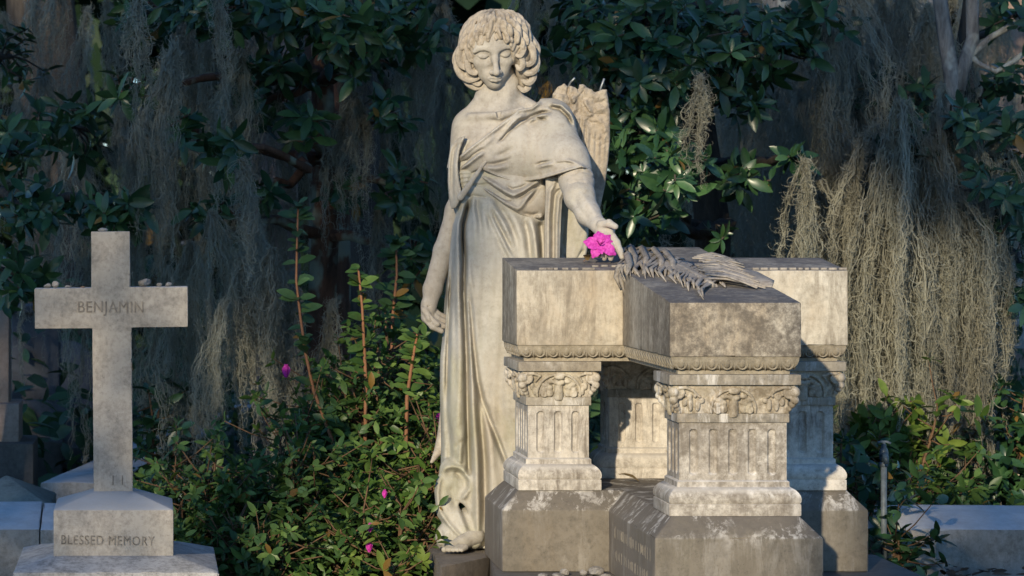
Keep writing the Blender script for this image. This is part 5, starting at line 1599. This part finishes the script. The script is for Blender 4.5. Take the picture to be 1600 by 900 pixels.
# ------------------------------------------------------------------ trees
def build_trees():
    B = [(30, 230, 11.0, 60, 60, .4, 26), (60, 320, 10.9, 70, 40, .4, 30), (175, 330, 10.7, 60, 32, .3, 22), (25, 430, 11.2, 50, 60, .4, 22), (110, 200, 11.6, 60, 70, .5, 18), (20, 90, 11.8, 60, 60, .5, 16), (60, -120, 11.6, 120, 90, .8, 60)]
    broadleaf('evergreen_tree', 'glossy dark evergreen tree at the left edge above the stone cross', 'broadleaf evergreens', (xd(-120, 11.3), 11.3, -.05), B, .09, (xd(-60, 11.3), 11.3, 2.6), M_MAGNOLIA, M_BARK, seed=71)
    B = [(340, 15, 10.9, 90, 45, .4, 40), (450, 20, 10.9, 90, 45, .4, 44), (540, 45, 10.7, 80, 45, .35, 44), (610, 20, 11, 70, 50, .4, 34), (355, 235, 10.6, 42, 30, .25, 15), (430, 110, 11.4, 70, 40, .4, 18), (400, 165, 11.6, 50, 40, .4, 10), (660, 40, 11.3, 50, 50, .4, 20), (230, 20, 11.3, 60, 50, .4, 18), (320, 330, 11.3, 30, 30, .3, 8), (560, 100, 11.2, 60, 30, .4, 14), (300, 200, 11.0, 30, 24, .2, 7), (480, 200, 11.1, 40, 30, .25, 9), (610, 170, 11.2, 40, 30, .25, 10), (640, 300, 11.3, 45, 45, .3, 14), (655, 400, 11.4, 40, 45, .3, 12), (400, 300, 11.2, 24, 20, .2, 5), (545, 290, 11.5, 40, 50, .3, 9), (210, 130, 11.2, 40, 40, .3, 9), (450, -140, 11.4, 260, 90, 1, 90)]
    broadleaf('evergreen_tree', 'evergreen tree whose leafy branches hang along the top edge left of the angel', 'broadleaf evergreens', (xd(512, 11.8), 11.8, -.05), B, .075, (xd(500, 11.8), 11.8, 3.0), M_MAGNOLIA, M_BARK_LICHEN, seed=72)
    B = [(930, 60, 11.2, 70, 60, .45, 36), (1010, 30, 11, 90, 50, .45, 46), (1080, 90, 10.9, 90, 60, .4, 50), (1150, 60, 11.1, 80, 60, .45, 42), (1010, 130, 11, 80, 50, .4, 40), (1000, 215, 10.9, 60, 50, .35, 26), (1050, 270, 10.7, 65, 45, .3, 30), (1010, 310, 11, 60, 40, .35, 22), (985, 350, 11.5, 50, 50, .4, 16), (1150, 160, 11.2, 70, 40, .4, 16), (1230, 80, 11.4, 70, 50, .4, 18), (1150, 280, 11.2, 60, 25, .3, 10), (1245, 245, 10.9, 26, 10, .15, 4), (1260, 30, 11.6, 70, 50, .4, 20), (1000, -140, 11.3, 200, 100, 1, 60), (900, 20, 11.8, 50, 60, .5, 18), (1120, 370, 11.0, 20, 18, .2, 3)]
    broadleaf('evergreen_tree', 'large evergreen tree filling the space between the broken wing and the golden moss', 'broadleaf evergreens', (xd(1090, 12.2), 12.2, -.05), B, .10, (xd(1110, 12), 12.0, 3.0), M_MAGNOLIA, M_BARK, L=(.07, .115), seed=73)
    B = [(1400, 160, 11.9, 60, 40, .4, 18), (1440, 220, 11.6, 60, 40, .4, 20), (1500, 250, 11.4, 60, 40, .4, 24), (1570, 250, 11.3, 60, 40, .4, 22), (1560, 340, 11.7, 50, 40, .4, 16), (1590, 420, 11.9, 40, 60, .4, 16), (1570, 120, 11.8, 50, 40, .4, 14), (1480, 330, 11.9, 40, 40, .4, 8), (1590, 20, 11.5, 50, 40, .4, 16), (1480, 200, 10.95, 45, 40, .3, 14), (1530, 300, 10.9, 45, 45, .3, 16), (1585, 330, 10.9, 40, 50, .3, 14), (1420, 235, 11.0, 40, 25, .25, 9), (1580, 190, 11, 40, 40, .3, 12), (1575, 470, 11.1, 35, 50, .3, 12), (1500, -140, 11.8, 200, 90, 1, 30), (1340, 130, 12.2, 50, 50, .4, 12)]
    broadleaf('evergreen_tree', 'sparse blue green tree at the right edge over the moss curtain', 'broadleaf evergreens', (xd(1545, 12.3), 12.3, -.05), B, .06, (xd(1530, 12.3), 12.3, 2.8), M_MAGNOLIA2, M_BARK, L=(.065, .105), seed=74)
    # pale lichened forked stem, upper right
    rr = random.Random(9)
    root = empty('lichened_tree', (xd(1500, 11.5), 11.5, -.05), 'slim pale lichened tree with a forked trunk at the upper right', 'tree')
    q = lambda x, y, d=11.5: Vector(pt(x, y, d))
    paths = [([Vector((xd(1512, 11.5), 11.5, -.05)), q(1502, 500), q(1496, 300), q(1490, 190), q(1487, 120), q(1476, 50), q(1466, -20), q(1455, -200)], [.05, .045, .04, .036, .032, .03, .028, .02]),
             ([q(1496, 140), q(1508, 95), q(1520, 60), q(1519, 0), q(1516, -160)], [.03, .028, .026, .025, .02]),
             ([q(1545, 60), q(1570, 46), q(1600, 26), q(1660, -10)], [.012, .014, .015, .016]), ([q(1519, 90), q(1530, 100), q(1556, 112), q(1585, 95), q(1610, 75)], [.012, .01, .01, .011, .012]),
             ([q(1508, 95), q(1545, 60)], [.014, .012]), ([q(1490, 190), q(1520, 250), q(1560, 300)], [.014, .01, .006]), ([q(1492, 200), q(1440, 260), q(1400, 330)], [.012, .008, .005])]
    tubes('trunk', paths, M_BARK_PALE, root, 8)
    C = []; 
    for k in range(12): C.append(blob_pts(1500, -160, 11.5, 160, 90, .6, 1, np.random.default_rng(100+k))[0])
    P, T, N, LL = rosettes(np.array(C), np.tile([0, 0, 1.0], (12, 1)), np.random.default_rng(5))
    leaves_mesh('crown', P, T, N, LL, LL*.2, M_MAGNOLIA2, root)
    # old trunks farther back
    for i, (px, d, r, mat, lab) in enumerate(((515, 12.4, .10, M_BARK_LICHEN, 'reddish brown tree trunk with lichen patches behind the azaleas'),
            (440, 13.2, .13, M_BARK_PINK, 'pinkish bare tree trunk in the thicket left of the angel'),
            (1190, 15.5, .20, M_BARK_PALE, 'blue grey tree trunk in the distance right of the angel'),
            (1262, 16.5, .15, M_BARK_PALE, 'slim distant tree trunk beside the thicker blue grey one'),
            (1575, 19.5, .30, M_BARK_PINK, 'broad pinkish tree trunk at the far right edge'),
            (1420, 16.0, .2, M_BARK_PALE, 'distant grey trunk behind the moss veil at the right'),
            (90, 20.0, .3, M_BARK, 'dim distant trunk far behind the evergreen at the left'),
            (575, 15.0, .22, M_BARK, 'dark distant trunk between the azalea shoots left of the angel'))):
        rr = random.Random(200+i); x = xd(px, d)
        root = empty('tree', (x, d, -.05), lab, 'tree')
        tp = wander((x, d, -.05), (x+rr.uniform(-.2, .2), d+.2, 4.8), 14, .03, rr)
        ps = [(tp, [r*(1.35 if k == 0 else 1-.35*k/14) for k in range(15)])]
        C, D = [], []
        for k in range(7):
            a = rr.uniform(0, 6.28); st = tp[rr.randint(9, 14)]; en = st+Vector((math.cos(a), math.sin(a), .5))*rr.uniform(.8, 1.6)
            ps.append((wander(st, en, 6, .12, rr), [r*.35*(1-.8*j/6) for j in range(7)]))
            for j in range(8): C.append(np.array(en)+np.array([rr.gauss(0, .45), rr.gauss(0, .45), rr.gauss(.1, .35)])); D.append(np.array([rr.gauss(0, .4), rr.gauss(0, .4), 1]))
        tubes('trunk', ps, mat, root, 10)
        P, T, N, LL = rosettes(np.array(C), np.array(D), np.random.default_rng(300+i), L=(.12, .18))
        leaves_mesh('crown', P, T, N, LL, LL*.22, M_MAGNOLIA, root)

def build_far():
    rg = np.random.default_rng(77)
    # far-off wood that closes the view: reads as one mass
    n = 19000
    d = rg.uniform(22, 34, n); px = rg.uniform(-500, 2100, n)
    z = rg.uniform(0, 1, n)**.9*7.5
    gap = np.array([mnoise.noise(Vector((a*.006, b*.9, 3.3))) for a, b in zip(px, z)])
    keep = gap > -.5
    P = np.stack([(px-VX)*d/F, d, z], 1)[keep]; m = len(P)
    T = rg.normal(0, 1, (m, 3)); N = rg.normal(0, .6, (m, 3))+np.array([0, -.4, .8]); L = rg.uniform(.3, .55, m)
    o = leaves_mesh('far_woodland', P, T, N, L, L*.3, M_FARWOOD)
    kind(o, 'stuff', 'dark far woodland closing the view behind the cemetery', 'woodland')
    # undergrowth between the trees: dark, uncountable
    n = 9000; d = rg.uniform(12.6, 19, n); px = rg.uniform(-200, 1800, n); zmax = np.where(d < 15, .75, 1.1)
    z = rg.uniform(0, 1, n)**1.3*zmax*(.55+.45*np.sin(px*.021+d))
    P = np.stack([(px-VX)*d/F, d, np.maximum(z, .01)], 1)
    T = rg.normal(0, 1, (n, 3))+np.array([0, 0, .4]); N = rg.normal(0, .4, (n, 3))+np.array([0, -.3, .8]); L = rg.uniform(.08, .15, n)
    o = leaves_mesh('undergrowth', P, T, N, L, L*.24, M_AZALEA_DARK); kind(o, 'stuff', 'dark undergrowth between the trees', 'undergrowth')
    # leaf litter
    n = 9000; d = 7.2+rg.uniform(0, 1, n)**1.4*12; px = rg.uniform(-300, 1900, n)
    P = np.stack([(px-VX)*d/F, d, rg.uniform(.004, .03, n)], 1)
    T = rg.normal(0, 1, (n, 3))*np.array([1, 1, .15]); N = rg.normal(0, .3, (n, 3))+np.array([0, 0, 1.0]); L = rg.uniform(.03, .08, n)
    o = leaves_mesh('leaf_litter', P, T, N, L, L*.22, M_LITTER, droop=-.1); kind(o, 'stuff', 'brown leaf litter on the ground', 'leaf litter')
# ================================================================== ground, kerbs, neighbouring monuments, tap, shade trees
def prism(name, ring_fn, zs, mat, label, cat, bev=.006, group=None):
    mb = MB(); mb.rings([[(x, y, z) for x, y in ring_fn(z)] for z in zs]); o = mb.build(name, mat, None); bevel(o, bev, 2); rough_edges(o, .0015, 9)
    if label: tag(o, label, cat, group)
    return o

def wall_run(name, a, b, th, h1, h2, mat, label, joint=None):
    """low coping wall from a to b (front edge), sloping up to the back"""
    a, b = Vector((a[0], a[1], 0)), Vector((b[0], b[1], 0)); t = (b-a).normalized(); n = Vector((-t.y, t.x, 0))
    L = (b-a).length; k = max(2, int(L/.35)); mb = MB(); rings = []
    for i in range(k+1):
        c = a+t*(L*i/k); w = mnoise.noise(c*1.7)*.006
        rings.append([c+Vector((0, 0, -.05)), c+Vector((0, 0, h1*.55)), c+Vector((0, 0, h1+w)), c+n*th*.5+Vector((0, 0, (h1+h2)/2+w+.006)), c+n*th+Vector((0, 0, h2+w)), c+n*th+Vector((0, 0, -.05))])
    mb.rings(rings); o = mb.build(name, mat, None); fix_normals(o); bevel(o, .006, 2); weather(o, .06, .002)
    tag(o, label, 'low wall'); return o

def build_setting():
    # ground sheet
    n = 110
    xs = np.concatenate([[-300, -90, -40], np.linspace(-16, 20, n), [45, 100, 300]]); ys = np.concatenate([[-120, -40], np.linspace(-12, 40, n), [80, 160, 400]])
    V = []
    for y in ys:
        for x in xs:
            a = 1 if abs(x) < 30 and abs(y) < 45 else 0
            V.append((x, y, a*(.03*mnoise.noise(Vector((x*.5, y*.5, 0)))+.012*mnoise.noise(Vector((x*2.1, y*2.1, 4))))-.012))
    nx = len(xs); Q = np.array([(j*nx+i, j*nx+i+1, (j+1)*nx+i+1, (j+1)*nx+i) for j in range(len(ys)-1) for i in range(nx-1)])
    kind(mesh_obj('ground', np.array(V), Q, M_GROUND), 'structure')
    # low walls
    wall_run('coping_wall', (xd(1300, 9.9), 9.9), (4.4, 10.0), .30, .148, .205, M_WALL, 'long low stone coping with a pale sloped top behind the tomb on the right')
    wall_run('coping_wall', (-2.2, 9.55), (xd(61.5, 9.55), 9.55), .30, .19, .255, M_WALL, 'low stone coping at the lower left corner left of the vertical joint')
    wall_run('coping_wall', (xd(63, 9.55), 9.55), (xd(210, 9.55), 9.55), .30, .188, .25, M_WALL, 'short low coping passing behind the pedestal of the stone cross')
    wall_run('coping_wall', (-.42, 11.2), (.62, 17.5), -.26, .2, .2, M_WALL, 'long kerb running away into the thicket right of the stone cross')
    wall_run('coping_wall', (xd(28, 13.0), 13.0), (xd(60, 16), 16), -.2, .22, .22, M_WALL_DARK, 'dark kerb beside the monument at the left edge')
    # tilted pyramid capstone
    mb = MB(); d = 10.15
    b = [pt(-40, 792, d), pt(78, 784, d), pt(88, 770, d+.5), pt(-40, 770, d+.5)]
    b = [(p[0], p[1], zd(790, d)+.0) for p in b]
    mb.rings([[(p[0], p[1], .0) for p in b], b], 0, True, False)
    ap = pt(10, 742, d+.25); k = len(mb.v)
    mb.v.append(ap); q = k-4
    for i in range(4): mb.f.append((q+i, q+(i+1) % 4, k)); mb.m.append(0)
    o = mb.build('capstone', M_CAPSTONE, None); bevel(o, .005, 1); tag(o, 'grey green pyramid capped grave stone at the left edge behind the coping', 'gravestone')
    # pale obelisk at the left edge
    root = empty('obelisk', (xd(-25, 12.2), 12.35, 0), 'pale pinkish obelisk cut off by the left edge', 'monument')
    def bx(name, x0, x1, d, dep, y0, y1, mat, r):
        m = MB(); m.box(xd(x0, d), xd(x1, d), d, d+dep, zd(y1, d), zd(y0, d)); ob = m.build(name, mat, r); bevel(ob, .008, 2); rough_edges(ob, .002, 9); return ob
    bx('shaft', -60, 14, 12.2, .2, 400, 632, M_PINKSTONE, root); bx('base', -80, 30, 12.1, .35, 631, 694, M_PINKSTONE, root); bx('foot', -90, 52, 12.0, .5, 693, 810, M_WALL_DARK, root)
    root = empty('pedestal_tomb', (xd(60, 13.4), 13.6, 0), 'dark blue grey block monument on a base behind the left arm of the cross', 'monument')
    bx('block', 18, 92, 13.4, .4, 488, 627, M_DARKSTONE, root); bx('cornice', 12, 99, 13.36, .48, 478, 489, M_DARKSTONE, root); bx('base', 28, 112, 13.3, .6, 626, 700, M_DARKSTONE, root); bx('foot', 22, 122, 13.2, .75, 699, 760, M_WALL_DARK, root)
    root = empty('headstone', (xd(125, 15.5), 15.5, 0), 'rounded headstone dim behind the upright of the cross', 'gravestone')
    m = MB(); w = .14; prof = [(-w, 0), (w, 0), (w, .45)]+[(w*math.cos(a), .45+w*math.sin(a)) for a in np.linspace(.2, math.pi-.2, 9)]+[(-w, .45)]
    x = xd(105, 15.5); m.rings([[(x+p, 15.45, z) for p, z in prof], [(x+p, 15.53, z) for p, z in prof]]); ob = m.build('stone', M_DARKSTONE, root); fix_normals(ob); bevel(ob, .006, 2)
    # far pale monument glimpsed at the right edge
    root = empty('box_tomb', (xd(1530, 16.5), 16.5, 0), 'pale distant box tomb glimpsed under the moss at the right edge', 'monument')
    bx('lid', 1498, 1572, 16.4, .7, 572, 586, M_PALESTONE, root); bx('chest', 1506, 1564, 16.5, .55, 585, 640, M_PALESTONE, root); bx('foot', 1500, 1570, 16.45, .65, 639, 668, M_PALESTONE, root)
    root = empty('white_monument', (xd(1590, 18), 18, 0), 'bright pale monument far behind the trees at the right edge', 'monument')
    bx('shaft', 1572, 1640, 18, .4, 392, 492, M_PALESTONE, root); bx('base', 1560, 1650, 17.9, .6, 491, 545, M_PALESTONE, root)
    # standpipe tap
    d = 9.78; s = d/F
    root = empty('water_tap', (xd(1381, d), d, 0), 'blue grey standpipe with a brass tap behind the right end of the tomb', 'water tap')
    m = MB(); X = xd(1381, d)
    m.tube([(X, d, -.02), (X, d, zd(725, d))], [.0105, .0105], 12); m.tube([(X, d, zd(729, d)), (X, d, zd(722, d))], [.0145, .0145], 12); m.build('pipe', M_PIPE, root, True)
    m = MB(); zt = zd(722, d)
    m.tube([(X, d, zt), (X, d, zt+.012), (X, d, zt+.03), (X, d, zt+.044), (X, d, zt+.05), (X, d, zt+.062)], [.011, .015, .0165, .013, .0085, .0085], 12)
    m.tube([(X, d, zt+.026), (X-.004, d-.03, zt+.026), (X-.005, d-.048, zt+.018), (X-.005, d-.052, zt-.002)], [.0105, .010, .010, .009], 10)
    m.build('valve', M_PIPE_DARK, root, True)
    m = MB(); m.tube([(X-.021, d-.002, zt+.066), (X-.008, d, zt+.069), (X+.010, d, zt+.069), (X+.023, d+.002, zt+.063)], [.005, .0042, .0042, .005], 8); m.tube([(X, d, zt+.055), (X, d, zt+.07)], [.005, .005], 8); m.build('handle', M_PIPE, root, True)

# ------------------------------------------------------------------ unseen trees added behind the camera, crowns shaped to filter the low sun
AZ, EL = R(20.5), R(17.0)
def sun_point(u, v, s):
    z = (v-s*math.sin(EL))/math.cos(EL)
    return (u*math.cos(AZ)+s*math.sin(AZ), -u*math.sin(AZ)+s*math.cos(AZ), z)
def shade_density(u, v):
    """leaf density of the added shade crowns, seen from the sun"""
    # the pattern is laid out where its shade falls, on the upright plane ten metres from the camera
    s10 = (10+u*math.sin(AZ))/math.cos(AZ); X10 = u*math.cos(AZ)+s10*math.sin(AZ); z10 = (v-s10*math.sin(EL))/math.cos(EL)
    u = X10*.9483-10*.3173; v = z10*.9659+(X10*.3173+10*.9483)*.2588
    D = np.zeros_like(u)
    edge = np.interp(u, [-7, -3.6, -3.0, -2.75, -2.4, -2.25, -1.2, -.8, -.4, -.1, 4], [3.1, 3.2, 3.35, 3.45, 3.65, 4.36, 4.38, 4.12, 3.9, 3.45, 3.2])
    D = np.maximum(D, smoothstep(-.04, .22, v-edge))
    # thinner leaf cover to half shade the small cross and the left thicket
    D = np.maximum(D, .30*smoothstep(-2.46, -2.60, u)*smoothstep(3.6, 3.4, v))
    D = np.maximum(D, .8*smoothstep(-3.05, -3.3, u)*smoothstep(3.6, 3.4, v))
    # leaf patch added to shade the wall at the right
    D = np.maximum(D, smoothstep(-.74, -.60, u)*smoothstep(3.12, 2.95, v))
    D = np.maximum(D, smoothstep(-.25, -.05, u))
    # leaf patch added to shade the middle of the gown
    D = np.maximum(D, .62*np.exp(-(((u+1.99)/.12)**2+((v-3.42)/.25)**2)**2))
    D = D*(1-.6*smoothstep(6.1, 6.4, v))
    return D
def build_shade():
    rg = np.random.default_rng(123)
    n = 37000
    u = rg.uniform(-8, 3, n); v = rg.uniform(2.2, 8.0, n); s = rg.uniform(-8.0, -4.5, n)
    keep = rg.uniform(0, 1, n) < shade_density(u, v)
    u, v, s = u[keep], v[keep], s[keep]
    P = np.stack([u*math.cos(AZ)+s*math.sin(AZ), -u*math.sin(AZ)+s*math.cos(AZ), (v-s*math.sin(EL))/math.cos(EL)], 1)
    far = P[:, 0] < -3.2
    T = rg.normal(0, 1, P.shape); N = rg.normal(0, .7, P.shape)+np.array([-.3, -.9, .3])
    L = rg.uniform(.09, .16, len(P))
    for nm, sel, x, lab in (('shade_tree', far, -9.0, 'unseen tree added behind the viewer to the left, crown shaped for its shade'), ('shade_tree', ~far, 3.4, 'unseen tree added behind the viewer to the right, crown shaped for its shade')):
        root = empty(nm, (x, -6.6, -.05), lab, 'tree')
        rr = random.Random(int(x*10))
        tp = wander((x, -6.6, -.05), (x-.4, -6.3, 6.2), 10, .05, rr); ps = [(tp, [.42*(1-.5*i/10) for i in range(11)])]
        Q = P[sel]
        for k in range(16):
            q = Q[rr.randrange(len(Q))]
            if q[2] < 6.6: continue
            ps.append((wander(tp[rr.randint(6, 10)], q, 8, .1, rr), [.10*(1-.85*i/8) for i in range(9)]))
        tubes('trunk', ps, M_BARK, root, 8)
        leaves_mesh('crown', Q, T[sel], N[sel], L[sel], L[sel]*.34, M_SHADELEAF, root, shape=(.25, .6, .95, .95, .6, .15))
# ================================================================== light, air, camera
SUN_EL, SUN_AZ = 17.0, 20.5   # the sun stands low behind the camera's left shoulder
def build_light():
    sd = bpy.data.lights.new('sun', 'SUN'); so = bpy.data.objects.new('sun', sd); COL.objects.link(so)
    d = Vector((math.sin(R(SUN_AZ))*math.cos(R(SUN_EL)), math.cos(R(SUN_AZ))*math.cos(R(SUN_EL)), -math.sin(R(SUN_EL))))
    so.rotation_euler = d.to_track_quat('-Z', 'Y').to_euler()
    so.location = (-8, -20, 12)
    sd.energy = SUN_E; sd.angle = R(.8); sd.color = (1.0, .85, .62)
    w = bpy.data.worlds.new('World'); SC.world = w; w.use_nodes = True
    nt = w.node_tree; nt.nodes.clear()
    out = nt.nodes.new('ShaderNodeOutputWorld'); bg = nt.nodes.new('ShaderNodeBackground'); sky = nt.nodes.new('ShaderNodeTexSky')
    sky.sky_type = 'NISHITA'; sky.sun_disc = False; sky.sun_elevation = R(SUN_EL); sky.dust_density = 0; sky.ozone_density = 6; sky.air_density = 1
    # the sun comes from (-sin az, -cos az): turn the sky the same way
    sky.sun_rotation = R(180+SUN_AZ)
    nt.links.new(sky.outputs[0], bg.inputs[0]); nt.links.new(bg.outputs[0], out.inputs[0])
    bg.inputs[1].default_value = SKY_E
    SC.view_settings.view_transform = 'Standard'; SC.view_settings.look = 'None'
    SC.view_settings.exposure = EXPO; SC.view_settings.gamma = 1
def build_camera():
    cd = bpy.data.cameras.new('camera'); co = bpy.data.objects.new('camera', cd); COL.objects.link(co)
    co.location = (0, 0, H); co.rotation_euler = (R(90), 0, 0)
    cd.sensor_fit = 'HORIZONTAL'; cd.sensor_width = 36; cd.lens = F/1600*36
    cd.shift_x = (800-VX)/1600; cd.shift_y = -(450-VY)/1600
    cd.clip_start = .1; cd.clip_end = 500
    SC.camera = co
    if DOF:
        cd.dof.use_dof = True; cd.dof.focus_distance = 8.9; cd.dof.aperture_fstop = DOF
    SC.cycles.max_bounces = 8; SC.cycles.diffuse_bounces = 4; SC.cycles.transparent_max_bounces = 8
    SC.cycles.use_denoising = True
SUN_E, SKY_E, EXPO, DOF = 3.0, .1, 0.0, 0
build_statue(); build_tomb(); build_plinth(); build_cross(); build_pebbles(); build_flower()
build_setting(); build_trees(); build_shrubs(); build_moss(); build_far(); build_shade()
SUN_E, SKY_E, EXPO, DOF = 3.8, .15, .4, 8.0
build_light(); build_camera()
